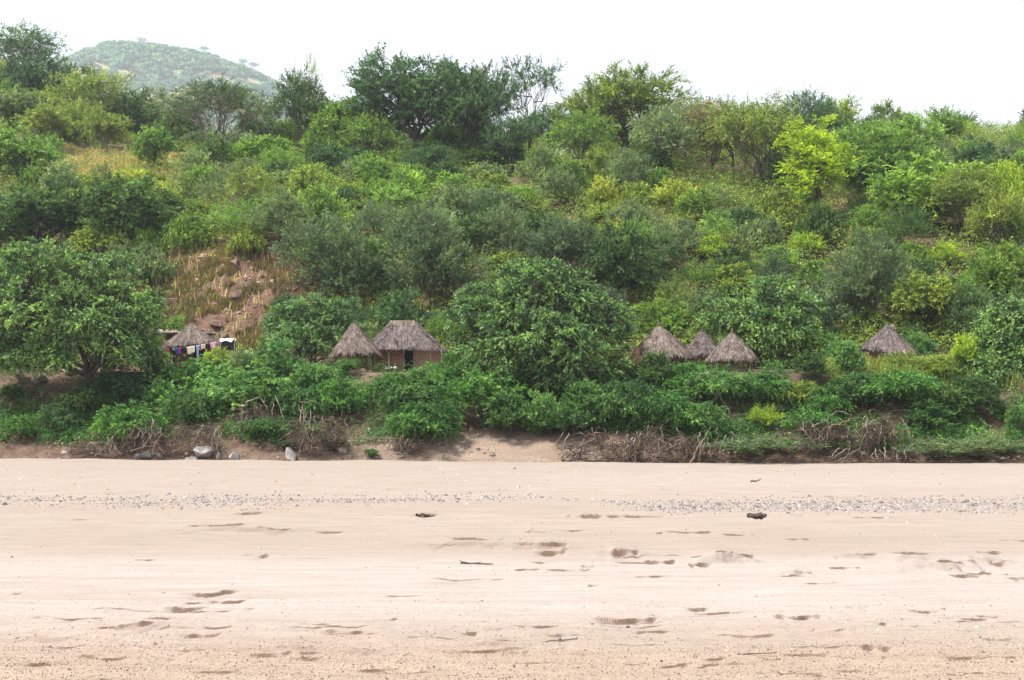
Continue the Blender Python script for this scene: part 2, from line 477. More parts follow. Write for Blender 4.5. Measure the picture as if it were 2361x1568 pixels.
def stone_mat(name, pts):
    m, t, p, out = nodes(name)
    c = ramp(t, pts, attr(t, 'rnd'))
    c = mixc(t, 1.0, c, ramp(t, [(0.3, (0.8, 0.8, 0.8)), (0.7, (1.15, 1.15, 1.15))], noise(t, 20, 3)), 'MULTIPLY')
    t.links.new(c, p.inputs['Base Color']); p.inputs['Roughness'].default_value = 0.85; p.inputs['Specular IOR Level'].default_value = 0.2
    return m

rng = np.random.default_rng(11)
n = 90000
y = rng.uniform(50, 66, n); u = rng.uniform(-0.4, 0.4, n); x = u * y
pr = 935 + 4.0 / y * F; pc = CX + u * F
cen = np.interp(pc, [0, 600, 1250, 1500, 2361], [1154, 1156, 1146, 1166, 1166])
wid = np.interp(pc, [0, 600, 1100, 1350, 1550, 2361], [8, 9, 6, 3, 9, 11])
den = np.interp(pc, [0, 700, 1200, 1320, 1560, 2000, 2361], [.15, .3, .2, .04, .45, .7, .3])
keep = rng.uniform(0, 1, n) < den * ga(pr, cen, wid * 0.8) * (0.45 + 0.75 * (vn(x / 2.2, y / 1.1, 71) > -0.2))
x, y = x[keep], y[keep]
sz = rng.gamma(2.2, 0.015, len(x)) + 0.014
mb = MB(); facet_stones(mb, np.stack([x, y, sandz(x, y) + 0.005], -1), sz, rng, 0.6, 5)
g = mb.build('gravel', stone_mat('gravel_stone', [(0, (0.10, 0.082, 0.075)), (0.3, (0.235, 0.20, 0.185)), (0.75, (0.31, 0.275, 0.262)), (1, (0.38, 0.35, 0.34))]))
tag(g, 'band of grey and pinkish river stones across the sand', None, None, 'stuff')
n = 60000
y = 17.5 + 12 * rng.uniform(0, 1, n) ** 1.4; u = rng.uniform(-0.42, 0.42, n); x = u * y
pr = 935 + 4.0 / y * F
keep = rng.uniform(0, 1, n) < (0.08 + 0.95 * sm(1430, 1530, pr + 45 * fbm(x / 1.6, y / 0.8, 3, 72)))
x, y = x[keep], y[keep]
sz = rng.gamma(2.0, 0.0034, len(x)) + 0.004
mb = MB(); facet_stones(mb, np.stack([x, y, sandz(x, y) + 0.003], -1), sz, rng, 0.7, 4)
g = mb.build('coarse_grit', stone_mat('grit', [(0, (0.11, 0.075, 0.058)), (0.35, (0.25, 0.185, 0.14)), (0.8, (0.36, 0.29, 0.225)), (1, (0.42, 0.37, 0.32))]))
tag(g, 'coarse orange and cream grit in the foreground sand', None, None, 'stuff')
# stray crumbs over the mid sand
n = 2600
y = rng.uniform(22, 92, n); x = rng.uniform(-.4, .4, n) * y
keep = rng.uniform(0, 1, n) < 0.25 + 0.75 * (fbm(x / 4, y / 2, 2, 74) > 0.15)
x, y = x[keep], y[keep]
sz = rng.gamma(1.6, 0.010, len(x)) * (0.5 + y / 60) + 0.008
mb = MB(); facet_stones(mb, np.stack([x, y, sandz(x, y) + 0.003], -1), sz, rng, 0.6, 5)
g = mb.build('sand_crumbs', stone_mat('crumb', [(0, (0.22, 0.14, 0.11)), (0.6, (0.4, 0.28, 0.22)), (1, (0.55, 0.45, 0.38))]))
tag(g, 'scattered brown crumbs and pebbles lying on the smooth sand', None, None, 'stuff')

# ------------------------------------------------------------------ hillside terrain
X = axis([(-330, -95, 9, 2), (-95, -50, 1.6, 0.7), (-50, 50, 0.4, 0.4), (50, 95, 0.7, 1.6), (95, 330, 2, 9)])
Yg = axis([(88, 150, 0.3, 0.45), (150, 250, 0.6, 2), (250, 620, 3, 9)])
XX, YY = np.meshgrid(X, Yg)
Z = ground(XX, YY)
d_ = YY - foot(XX)
Z = np.where(d_ < 0, Z - 0.25, Z)
bare = np.exp(-0.5 * (((XX + 27.5) / 8.5) ** 2 + ((YY - 134) / 10) ** 2)) * 1.5
bare = np.clip(bare + 0.6 * fbm(XX / 5, YY / 5, 3, 81) * (bare > .1), 0, 1)
sandy = ga(XX, -1.5, 7.5) * (1 - sm(3.0, 4.6, d_)) + 0.3 * (1 - sm(0.2, 0.6, d_))
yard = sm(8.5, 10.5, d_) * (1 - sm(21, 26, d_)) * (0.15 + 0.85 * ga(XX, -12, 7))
grass = sm(0.1, 0.5, fbm(XX / 9, YY / 9, 3, 83)) * sm(24, 40, d_)
grass = np.maximum(grass, np.exp(-0.5 * (((XX + 56) / 16) ** 2 + ((YY - 200) / 16) ** 2)) * 1.3)
m, t, p, out = nodes('hill_soil')
c = ramp(t, [(0.3, (0.07, 0.046, 0.034)), (0.5, (0.13, 0.088, 0.065)), (0.72, (0.22, 0.155, 0.12))], noise(t, 0.9, 7, 0.65))
c = mixc(t, attr(t, 'grass'), c, ramp(t, [(0.3, (0.24, 0.19, 0.09)), (0.7, (0.42, 0.33, 0.19))], noise(t, 2.0, 5, 0.7)))
c = mixc(t, attr(t, 'bare'), c, ramp(t, [(0.28, (0.06, 0.038, 0.03)), (0.45, (0.145, 0.088, 0.066)), (0.62, (0.215, 0.137, 0.103)), (0.75, (0.17, 0.13, 0.10))], noise(t, 0.8, 8, 0.7, None, (1, 1, 2))))
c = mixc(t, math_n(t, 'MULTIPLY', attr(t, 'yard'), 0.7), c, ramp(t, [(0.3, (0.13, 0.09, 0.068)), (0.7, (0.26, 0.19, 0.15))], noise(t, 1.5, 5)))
c = mixc(t, math_n(t, 'MULTIPLY', attr(t, 'sandy'), 0.85), c, ramp(t, [(0.3, (0.28, 0.215, 0.17)), (0.7, (0.38, 0.30, 0.24))], noise(t, 1.2, 6, 0.65, None, (0.4, 1, 3))))
c = mixc(t, 0.7, c, ramp(t, [(0.3, (0.6, 0.58, 0.56)), (0.6, (1.15, 1.12, 1.1))], noise(t, 5, 5, 0.75)), 'MULTIPLY')
t.links.new(c, p.inputs['Base Color']); p.inputs['Roughness'].default_value = 0.95; p.inputs['Specular IOR Level'].default_value = 0.1
bm_ = t.nodes.new('ShaderNodeBump'); bm_.inputs['Strength'].default_value = 0.9; bm_.inputs['Distance'].default_value = 0.25
t.links.new(noise(t, 2.2, 8, 0.75), bm_.inputs['Height']); t.links.new(bm_.outputs[0], p.inputs['Normal'])
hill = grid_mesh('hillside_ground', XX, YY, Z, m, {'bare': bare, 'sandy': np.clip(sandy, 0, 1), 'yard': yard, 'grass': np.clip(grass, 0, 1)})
tag(hill, 'brown soil bank and hillside rising behind the river bed', None, None, 'structure')

# far blue hill
KF = 2.67                                               # the distant hill stands some 2.3 km away
def farz(x, y):
    return KF * farz1(np.asarray(x) / KF, np.asarray(y) / KF)
def farz1(x, y):
    h = 224 * np.exp(-0.5 * np.abs((x + 228) / 185) ** 2.0)
    return h * np.exp(-0.5 * ((y - 860) / 130) ** 2) + 5 * fbm(x / 40, y / 40, 3, 91) - 6 - 40 * sm(-110, 60, x)
X = KF * axis([(-560, -330, 16, 8), (-330, -60, 4, 4), (-60, 300, 8, 20)]); Yg = KF * axis([(630, 700, 12, 6), (700, 900, 5, 6), (900, 1100, 12, 25)])
XX, YY = np.meshgrid(X, Yg)
m, t, p, out = nodes('far_hill_soil')
c = ramp(t, [(0.35, (0.07, 0.10, 0.06)), (0.5, (0.26, 0.24, 0.10)), (0.62, (0.38, 0.25, 0.16)), (0.75, (0.14, 0.15, 0.08))], noise(t, 0.03, 9, 0.7))
t.links.new(c, p.inputs['Base Color']); p.inputs['Roughness'].default_value = 0.95
fh = grid_mesh('distant_hill', XX, YY, farz(XX, YY), m)
tag(fh, 'distant hazy blue hill with dry yellow patches', None, None, 'structure')
# ------------------------------------------------------------------ foliage generators
def leaf_strands(mb, rng, P0, D, L, nl, g, leaf, asp, crv, flat=0.8):
    """strands of leaves: P0,D (K,3), L (K,), nl leaves on each"""
    K = len(P0)
    t = (np.arange(nl)[None] + rng.uniform(0.2, 1.0, (K, nl))) / nl
    L = L[:, None]
    pos = P0[:, None] + D[:, None] * (L * t)[..., None]
    pos[..., 2] -= g * L * t * t
    tan = np.repeat(D[:, None], nl, 1).copy(); tan[..., 2] -= 2 * g * t
    tan = norm(tan)
    pr = norm(np.cross(tan, rng.normal(0, 1, (K, nl, 3))))
    ax = norm(tan * 0.55 + pr * rng.uniform(0.35, 0.9, (K, nl, 1)))
    nn = rng.normal(0, 0.62, (K, 1, 3)) + rng.normal(0, 0.28, (K, nl, 3)); nn[..., 2] += flat
    wd = norm(np.cross(ax, nn))
    s = leaf * rng.uniform(0.6, 1.25, (K, nl, 1))
    c = pos + ax * s * 0.5
    a = ax * s * 0.5; b = wd * s * 0.5 * asp
    V = np.stack([c - a, c + b - a * 0.1, c + a, c - b - a * 0.1], 2).reshape(-1, 3)
    n = K * nl
    r = np.clip(0.2 * rng.uniform(0, 1, (K, nl)) + 0.38 * rng.uniform(0, 1, (K, 1)) + 0.42 * crv[:, None] + 0.30 * (t - .5), 0, 1).reshape(-1)
    mb.add(V, np.arange(n * 4).reshape(-1, 4), None, r)

def clump_centres(lobes, rng, n, inner=0.25, cut=-0.45):
    lob = np.array(lobes, float)
    area = (lob[:, 3] * lob[:, 5]) ** 1.0; area = area / area.sum()
    out, dirs = [], []
    for (x, y, z, a, b, c), f in zip(lob, area):
        k = max(3, int(round(n * f)))
        i = np.arange(k) + rng.uniform(0, 1)
        zz = 1 - (i + .5) / (k + 1) * (1 - cut)
        ph = i * 2.39996 + rng.uniform(0, 6.28)
        rr = np.sqrt(np.clip(1 - zz * zz, 0, 1))
        d = np.stack([rr * np.cos(ph), rr * np.sin(ph), zz], -1) + rng.normal(0, 0.12, (k, 3))
        d = norm(d)
        rad = rng.uniform(0.55, 1.1, k)
        m = rng.uniform(0, 1, k) < inner
        rad[m] = rng.uniform(0.2, 0.6, m.sum())
        out.append(np.array([x, y, z]) + d * np.array([a, b, c]) * rad[:, None])
        dirs.append(d)
    return np.concatenate(out), np.concatenate(dirs)

def auto_lobes(W, H, base, rng, n=6, shape='dome'):
    hc = H * (1 - base) / 2; zc = H * base + hc
    lobes = [(0, 0, zc, W * .33, W * .33, hc * .8)]
    for k in range(n):
        an = k * 6.283 / n + rng.uniform(-.4, .4)
        f = rng.uniform(0.2, 0.3)
        s = rng.uniform(.13, .29)
        zz = zc + hc * rng.uniform(-.55, .5)
        if shape == 'cone':
            q = (zz - H * base) / (2 * hc); f *= 1.15 - .8 * q
        lobes.append((math.cos(an) * W * f, math.sin(an) * W * f, zz, W * s, W * s, hc * rng.uniform(.35, .5)))
    if shape != 'flat':
        lobes.append((W * rng.uniform(-.1, .1), W * rng.uniform(-.1, .1), zc + hc * .6, W * .2, W * .2, hc * .38))
    return lobes

def crown_mesh(mb, lobes, rng, nc, ks, nl, L, leaf, asp, g, up=0.35, inner=0.25, cut=-0.45, spread=0.45, flat=0.8):
    P, D = clump_centres(lobes, rng, nc, inner, cut)
    n = len(P)
    cv = np.clip(rng.normal(0.5, 0.22, n), 0, 1)
    ks = int(ks * .8); nl = int(nl * 1.3)
    p0 = np.repeat(P, ks, 0) + rng.normal(0, spread * L * 0.5, (n * ks, 3)) * np.array([1, 1, .6])
    d = np.repeat(D, ks, 0) * 0.75 + rng.normal(0, 0.55, (n * ks, 3)); d[:, 2] += up
    d = norm(d)
    leaf_strands(mb, rng, p0, d, L * rng.uniform(0.5, 1.25, n * ks), nl, g, leaf, asp, np.repeat(cv, ks), flat)
    return P

def limb_mesh(mb, P, rng, fork, r0, nlimb=5, multi=False, wob=0.06, reach=0.9, twigs=True):
    """trunk(s) from the ground, limbs to groups of clumps, branches to each clump"""
    P = np.asarray(P)
    seeds = P[rng.choice(len(P), min(nlimb, len(P)), False)]
    gid = np.argmin(((P[:, None] - seeds[None]) ** 2).sum(-1), 1)
    top = np.array([rng.normal(0, .03), rng.normal(0, .03), fork])
    if not multi:
        k = 6
        tube(mb, path((0, 0, -0.4), top, k, rng, 0.03), np.linspace(r0 * 1.35, r0, k), 7, 0.4)
    for q in range(len(seeds)):
        m = gid == q
        if not m.any(): continue
        cen = P[m].mean(0) * reach; 
        if multi: st = np.array([rng.normal(0, r0 * 1.6), rng.normal(0, r0 * 1.6), -0.3])
        else: st = top * np.array([1, 1, rng.uniform(.75, 1.0)])
        pl = path(st, cen, 8, rng, wob, 0.04)
        r1 = r0 * (0.42 if multi else 0.55)
        tube(mb, pl, np.linspace(r1, r1 * .4, 8), 5, rng.uniform(.2, .8))
        if not twigs: continue
        for c in P[m]:
            s = pl[rng.integers(3, 8)]
            c = c + norm(c - s) * r0 * 4.0 * rng.uniform(0, 1.3)
            tube(mb, path(s, c, 4, rng, wob), np.linspace(r1 * .35, r1 * .1, 4), 3, rng.uniform(.2, .8))

KIND = {
 # W, H, base, lobes, shape, nc, ks, nl, L, leaf, asp, g, up, fork, r0, nlimb, multi, inner
 'round':  dict(W=9, H=8,  base=.06, nlb=7, shape='dome', nc=110, ks=15, nl=13, L=1.15, leaf=.27, asp=.55, g=.25, up=.35, fork=2.2, r0=.22, nlimb=6, multi=False, inner=.25),
 'airy':   dict(W=10, H=9, base=.27, nlb=6, shape='dome', nc=110, ks=12, nl=12, L=1.3, leaf=.24, asp=.5, g=.12, up=.3, fork=2.6, r0=.2, nlimb=6, multi=False, inner=.15),
 'sparse': dict(W=9, H=9,  base=.35, nlb=5, shape='dome', nc=46, ks=9, nl=10, L=1.2, leaf=.22, asp=.5, g=.08, up=.2, fork=3.0, r0=.17, nlimb=6, multi=False, inner=.1),
 'fine':   dict(W=9, H=8,  base=.02, nlb=8, shape='dome', nc=130, ks=17, nl=17, L=1.1, leaf=.19, asp=.38, g=.1, up=.5, fork=1.4, r0=.12, nlimb=8, multi=True, inner=.22),
 'vase':   dict(W=12, H=10, base=.34, nlb=7, shape='dome', nc=110, ks=14, nl=15, L=1.4, leaf=.22, asp=.42, g=.22, up=.3, fork=2, r0=.27, nlimb=8, multi=True, inner=.2),
 'column': dict(W=6, H=13, base=.10, nlb=9, shape='cone', nc=110, ks=13, nl=13, L=1.0, leaf=.22, asp=.5, g=.12, up=.3, fork=6.5, r0=.18, nlimb=8, multi=False, inner=.2),
 'flat':   dict(W=10, H=8, base=.76, nlb=7, shape='flat', nc=46, ks=11, nl=10, L=1.0, leaf=.22, asp=.5, g=.05, up=.15, fork=3.4, r0=.16, nlimb=6, multi=False, inner=.05),
 'broad':  dict(W=15, H=12, base=.22, nlb=10, shape='dome', nc=190, ks=15, nl=14, L=1.6, leaf=.29, asp=.5, g=.15, up=.3, fork=3.4, r0=.38, nlimb=8, multi=False, inner=.15),
 'bush':   dict(W=4.4, H=3.4, base=0, nlb=6, shape='dome', nc=85, ks=13, nl=14, L=.62, leaf=.14, asp=.55, g=.15, up=.55, fork=.5, r0=.06, nlimb=6, multi=True, inner=.2),
 'upright':dict(W=3.6, H=3.8, base=0, nlb=6, shape='cone', nc=60, ks=12, nl=12, L=.85, leaf=.17, asp=.5, g=.02, up=1.1, fork=.5, r0=.05, nlimb=7, multi=True, inner=.2),
 'feather':dict(W=4.6, H=3.6, base=0, nlb=6, shape='dome', nc=75, ks=14, nl=16, L=.7, leaf=.115, asp=.38, g=.05, up=.6, fork=.5, r0=.05, nlimb=8, multi=True, inner=.2),
 'mound':  dict(W=5.2, H=2.6, base=0, nlb=7, shape='dome', nc=125, ks=15, nl=15, L=.6, leaf=.12, asp=.62, g=.55, up=.35, fork=.4, r0=.04, nlimb=6, multi=True, inner=.12),
}
NVAR = {'bush': 3, 'upright': 2, 'feather': 2, 'mound': 3, 'round': 3, 'airy': 3, 'fine': 3, 'vase': 2, 'broad': 2}
PROTO = {}
def proto(kind, var):
    key = (kind, var)
    if key in PROTO: return PROTO[key]
    k = KIND[kind]
    rng = np.random.default_rng(100 + sum(map(ord, kind)) * 7 + var)
    lobes = auto_lobes(k['W'], k['H'], k['base'], rng, k['nlb'], k['shape'])
    mb = MB()
    P = crown_mesh(mb, lobes, rng, k['nc'], k['ks'], k['nl'], k['L'], k['leaf'], k['asp'], k['g'], k['up'], k['inner'])
    ml = MB()
    limb_mesh(ml, P, rng, k['fork'], k['r0'], k['nlimb'], k['multi'])
    PROTO[key] = (mb.mesh('crown_' + kind, None), ml.mesh('limbs_' + kind, None, True))
    return PROTO[key]

def dead_mesh(rng, W, H):
    ml = MB()
    P = np.stack([rng.uniform(-W / 2, W / 2, 34), rng.uniform(-W / 2, W / 2, 34), rng.uniform(.45 * H, H, 34)], -1)
    limb_mesh(ml, P, rng, H * .35, .11, 6, False, 0.09)
    return ml.mesh('limbs_dead', None, True)

COL = {  # name: (material, word)
 'dark':  (leaf_mat('leaf_dark', (0.060, 0.104, 0.034), (0.024, 0.048, 0.020)), 'dark green'),
 'blue':  (leaf_mat('leaf_bluish', (0.062, 0.112, 0.050), (0.026, 0.052, 0.030)), 'bluish dark green'),
 'grey':  (leaf_mat('leaf_grey', (0.132, 0.170, 0.086), (0.055, 0.082, 0.046)), 'grey-green'),
 'gdark': (leaf_mat('leaf_grey_dark', (0.086, 0.120, 0.066), (0.034, 0.056, 0.036)), 'dark grey-green'),
 'mid':   (leaf_mat('leaf_mid', (0.122, 0.186, 0.040), (0.044, 0.084, 0.024)), 'mid green'),
 'spring':(leaf_mat('leaf_spring', (0.158, 0.240, 0.056), (0.058, 0.112, 0.030)), 'fresh green'),
 'bright':(leaf_mat('leaf_bright', (0.072, 0.155, 0.040), (0.024, 0.064, 0.022), (0.16, 0.25, 0.08)), 'bright green'),
 'fresh': (leaf_mat('leaf_fresh', (0.100, 0.185, 0.062), (0.034, 0.078, 0.030), (0.18, 0.27, 0.10)), 'fresh green'),
 'leafy': (leaf_mat('leaf_bank', (0.078, 0.145, 0.048), (0.028, 0.062, 0.026), (0.15, 0.22, 0.08)), 'mid green'),
 'lime':  (leaf_mat('leaf_lime', (0.225, 0.290, 0.030), (0.110, 0.165, 0.020), (0.30, 0.32, 0.03)), 'lime green'),
 'olive': (leaf_mat('leaf_olive', (0.165, 0.205, 0.045), (0.070, 0.098, 0.026), (0.25, 0.25, 0.05)), 'olive green'),
 'yellow':(leaf_mat('leaf_yellow', (0.27, 0.27, 0.05), (0.11, 0.15, 0.03), (0.48, 0.38, 0.08)), 'yellow-green'),
 'brown': (leaf_mat('leaf_brownish', (0.165, 0.140, 0.070), (0.085, 0.072, 0.042)), 'brownish green'),
 'hero':  (leaf_mat('leaf_river_tree', (0.130, 0.210, 0.078), (0.028, 0.066, 0.027), (0.25, 0.34, 0.15), 0.2, 0.42, 0.4), 'leafy green'),
}
def setmat(o, m):
    o.material_slots[0].link = 'OBJECT'; o.material_slots[0].material = m

ALLP = []      # every plant placed: for spacing and for the automatic labels
def place(kind, col, loc, W, H, rz, label=None, name=None, group=None, cat=None, var=None, bark=None, rng=np.random.default_rng(5)):
    nv = NVAR.get(kind, 2)
    var = int(rng.integers(0, nv)) if var is None else var % nv
    tree = kind not in ('bush', 'upright', 'feather', 'mound')
    k = KIND[kind]
    if tree: W = W * 1.16
    cm, lm = proto(kind, var)
    o = empty(name or ('tree' if tree else 'shrub'), loc, rz, label, cat or ('tree' if tree else 'shrub'), group)
    o.scale = (W / k['W'], W / k['W'], H / k['H'])
    for nm, me, mt in (('crown' if tree else 'foliage', cm, COL[col][0]), ('trunk' if tree else 'stems', lm, bark or BARK)):
        if not me.materials: me.materials.append(mt)
        c = bpy.data.objects.new(nm, me); C.objects.link(c); c.parent = o
        setmat(c, mt)
    return o

def clearbase(px, ybase):
    b = None; y = ybase
    while b is None:
        b = hit(px, min(y, 1058)); y += 6 if ybase < 900 else -4
    return b

def plant(kind, col, px, ytop, ybase, w, label=None, bark=None, Y=None, name=None, group=None, var=None):
    if Y is None:
        b = clearbase(px, ybase)
    else:
        b = at(px, ybase, Y); 
        b[2] = float(ground(b[0], Y))
    if bark is None and kind in ('airy', 'vase', 'sparse') and ytop < 300: bark = BARKM
    Yd = b[1]
    H = float(at(px, ytop, Yd)[2] - b[2])
    W = w * Yd / F
    rz = ((px * 7 + ybase * 3) % 628) / 100.0
    o = place(kind, col, b, W, max(H, .5), rz, label, name, group, None, var, bark)
    ALLP.append([o, kind, col, px, ytop, w, b, label, W, H])
    return o

TREES = [
 ('airy','blue',  45, 78, 235, 200, 'tall dark airy tree cut by the top left corner of the frame'),
 ('round','blue', 95, 125, 300, 170, 'dense blue-green tree just right below the tall corner tree'),
 ('round','grey', 30, 210, 330, 150, 'rounded grey-green tree at the left edge below the tall corner tree'),
 ('airy','olive', 200, 168, 335, 185, 'olive tree with long bare crooked pale trunk on the left skyline'),
 ('round','olive',105, 250, 345, 110, 'low olive tree left of the crooked pale trunk'),
 ('round','olive',245, 255, 360, 100, 'small olive tree right of the crooked pale trunk'),
 ('sparse','grey', 352, 192, 335, 90, None),
 ('round','dark', 315, 212, 345, 105, 'small dark round tree in front of the distant hill'),
 ('vase','gdark', 490, 188, 360, 250, 'wide grey-green tree with fan of many pale trunks left of centre ridge'),
 ('round','spring',355, 290, 400, 95, 'small bright feathery tree standing in the dry grass patch'),
 ('airy','dark', 690, 172, 325, 130, 'dark tree on the skyline right beside the distant hill'),
 ('sparse','olive',705, 140, 330, 70, 'thin sparse treetop poking above the dark skyline tree'),
 ('round','mid', 775, 225, 345, 120, 'mid green tree between the dark skyline tree and the biggest ridge tree'),
 ('round','mid', 830, 235, 350, 110, 'mid green tree touching the left side of the biggest ridge tree'),
 ('broad','blue', 965, 138, 385, 300, 'biggest spreading dark tree in the middle of the ridge'),
 ('broad','blue', 1090, 162, 385, 180, 'spreading dark tree joined to the right of the biggest ridge tree'),
 ('flat','blue', 1222, 158, 345, 150, 'flat-topped umbrella tree standing clear against the white sky'),
 ('sparse','blue',1335, 205, 345, 80, 'loose open tree between the umbrella tree and the yellow-green dome'),
 ('broad','olive',1440, 172, 375, 265, 'wide yellow-green dome tree with dark forked limbs on the ridge'),
 ('airy','blue', 1275, 250, 385, 145, 'bluish tree with dark forked trunk under the umbrella tree'),
 ('round','dark',1505, 335, 440, 85, 'small dark tree tucked beneath the yellow-green dome tree'),
 ('airy','grey', 1580, 228, 400, 130, 'grey-green tree right behind the yellow-green dome tree'),
 ('airy','brown',1645, 245, 425, 150, 'brownish thin tree with leaning grey trunk on the ridge'),
 ('vase','olive',1755, 232, 455, 250, 'tall yellow-green tree with bundle of dark upright trunks'),
 ('sparse','grey',1690, 225, 420, 110, 'open skyline tree between the leaning trunk and the trunk bundle'),
 ('airy','blue', 1868, 212, 385, 130, 'hazy blue-green tree rising behind the bright lime tree'),
 ('column','lime',1880, 258, 525, 165, 'bright lime green narrow tree on the right half of the ridge'),
 ('round','gdark',1810, 330, 460, 90, 'dark round tree at the left foot of the lime tree'),
 ('round','blue',1950, 292, 400, 90, 'dark blue-green dome right of the lime tree on the skyline'),
 ('broad','spring',2058, 272, 470, 225, 'fresh green domed tree with straight dark trunk and arching branch'),
 ('round','grey',2075, 262, 400, 100, 'pale hazy treetop behind the domed tree with arching branch'),
 ('round','spring',2135, 368, 530, 225, 'big soft green rounded tree in front of the arching-branch tree'),
 ('vase','olive',2235, 385, 560, 190, 'olive tree with dark leaning forked trunk near the right edge'),
 ('airy','lime', 2340, 375, 560, 130, 'yellow-green tree cut by the right edge of the frame'),
 ('round','blue',2255, 330, 420, 105, 'dark dome-shaped tree on the far right ridge'),
 ('airy','olive', 580, 388, 535, 130, 'olive-yellow slender tree with thin pale stem above the bare slope'),
 ('fine','gdark', 770, 500, 715, 225, 'large grey-green rounded tree above the open thatched shelter'),
 ('fine','gdark', 985, 470, 740, 215, 'large grey-green rounded tree above the rectangular hut'),
 ('fine','grey', 1168, 475, 620, 130, 'smaller smooth grey tree up the slope left of centre tree'),
 ('fine','gdark',1300, 500, 665, 190, 'dark grey spreading tree behind the top of the giant leafy tree'),
 ('round','dark',1440, 518, 710, 165, 'deep green heavy tree right above the giant leafy tree'),
 ('fine','grey', 1540, 515, 650, 120, 'soft grey-green tree right of the deep green heavy tree'),
 ('fine','gdark',2000, 540, 765, 215, 'big dark grey tree behind the lone right-hand hut'),
 ('round','olive',2135, 630, 790, 165, 'olive-green tree right behind the lone hut roof'),
 ('fine','blue', 2235, 650, 800, 130, 'dark shadowy tree between the lone hut and right edge'),
 ('round','mid', 2320, 560, 730, 150, 'mid green rounded tree on the slope by the right edge'),
 ('round','dark', 300, 410, 600, 230, 'dense dark tree on the slope left of the bare rocky patch'),
 ('round','dark',  90, 430, 610, 260, 'very dark spreading tree over the big left riverside tree'),
 ('round','spring',   45, 300, 450, 170, 'mid green bushy tree at the left edge halfway up'),
 ('fine','grey',  640, 440, 580, 140, 'grey-green tree above the right side of the bare slope'),
 ('round','olive',230, 520, 640, 130, 'yellowish green leafy tree hanging over the bare slope edge'),
 ('fine','grey', 1285, 388, 490, 105, 'greyish round tree high on the slope right of centre'),
 ('fine','grey', 1440, 350, 480, 115, 'grey-green round tree beneath the yellow-green dome tree'),
 ('fine','grey', 1450, 460, 560, 110, 'pale grey-green bushy tree just above the deep green heavy tree'),
 ('round','olive',1165, 580, 660, 110, 'flat olive tree left above the giant leafy tree'),
 ('round','blue', 760, 330, 420, 110, 'dark glossy bushy tree on the slope below the left skyline'),
 ('fine','blue', 985, 330, 420, 150, 'bluish drooping tree at the foot of the biggest ridge tree'),
 ('round','spring',1150,700, 830, 110, None),
 ('fine','mid',1020, 720, 830, 95, 'pale green leafy tree right behind the rectangular hut'),
 ('airy','blue',1175,268,405,130,None),('airy','mid',1345,262,415,150,None),('airy','grey',1530,255,430,150,None),('airy','spring',1960,330,450,140,None),('airy','mid',860,270,400,130,None),
 ('round','mid', 420, 232, 350, 95, None), ('airy','grey', 595, 240, 350, 110, None), ('round','spring',1980,340,480,130,None),('airy','olive',2300,440,600,130,None),
 ('round','mid', 1530, 690, 800, 130, 'mid green tree directly behind the big round hut roof'),
]
for T in TREES:
    kind, col, px, yt, yb, w, lab = T
    plant(kind, col, px, yt, yb, w, lab, BARKP if ('pale' in (lab or '')) else None)
# the leafless tree
b = clearbase(372, 345)
rz_ = np.random.default_rng(3)
s_ = b[1] / F
o = empty('dead_tree', b, 0, 'leafless grey tree with bare forking twigs against the distant hill', 'tree')
c = bpy.data.objects.new('trunk', dead_mesh(rz_, 85 * s_, 150 * s_)); C.objects.link(c); c.parent = o; c.data.materials.append(BARK)

SHRUBS = [
 ('upright','yellow',1392,412,505,90,'brightest yellow shrub in the middle of the slope'),
 ('upright','yellow',1550,420,495,115,'pale yellow-green shrub right of the brightest yellow shrub'),
 ('upright','olive',1390,470,540,90,'lime tinted shrub just below the brightest yellow shrub'),
 ('bush','olive',1340,375,450,110,None),('bush','olive',1130,400,470,120,None),('bush','spring',1210,430,490,110,None),
 ('bush','spring',640,320,400,150,None),('upright','olive',835,290,370,110,None),('bush','spring',570,330,400,120,None),
 ('bush','grey',560,370,430,90,None),('feather','grey',510,380,500,110,None),('bush','spring',470,380,460,80,None),
 ('upright','yellow',300,395,450,130,None),('upright','olive',190,402,460,120,None),
 ('bush','spring',720,380,450,120,None),('bush','blue',640,375,430,110,None),('bush','spring',880,370,450,120,None),
 ('bush','blue',830,345,400,100,None),('bush','spring',900,430,520,150,None),('bush','mid',960,380,460,120,None),
 ('bush','spring',1040,400,470,130,None),('feather','grey',880,460,560,120,None),('bush','blue',770,430,500,110,None),
 ('bush','blue',1720,480,555,120,'bluish broad-leaved shrub on the right slope below the trunk bundle'),
 ('bush','blue',1632,495,545,45,'small lone leafy sapling in dry grass on the right slope'),
 ('bush','dark',1160,330,400,130,None),('bush','dark',1100,350,400,90,None),('bush','mid',1240,350,420,110,None),
 ('feather','grey',1650,430,500,90,None),('bush','mid',1600,440,520,110,None),('bush','lime',1640,545,600,90,None),
 ('feather','mid',1620,600,690,120,None),('feather','olive',1560,650,740,130,None),('bush','olive',1690,610,690,140,None),
 ('bush','spring',1790,570,640,130,None),('upright','lime',1860,540,600,90,'tuft-like lime shrub with upright blades on the right slope'),
 ('bush','spring',1740,640,700,120,None),('bush','mid',1880,600,680,130,None),('bush','mid',1480,700,760,90,None),
 ('bush','mid',2100,560,640,120,None),('feather','lime',2180,560,620,120,None),('bush','spring',2260,600,680,110,None),
 ('bush','mid',2200,640,700,110,None),('feather','gdark',1200,600,690,130,None),('bush','brown',1520,740,790,90,None),
 ('bush','spring',405,730,800,80,'fresh green shrub just left behind the hut with laundry'),
 ('upright','mid',1160,620,700,90,None),
]
for T in SHRUBS:
    kind, col, px, yt, yb, w, lab = T
    plant(kind, col, px, yt, yb, w, lab)

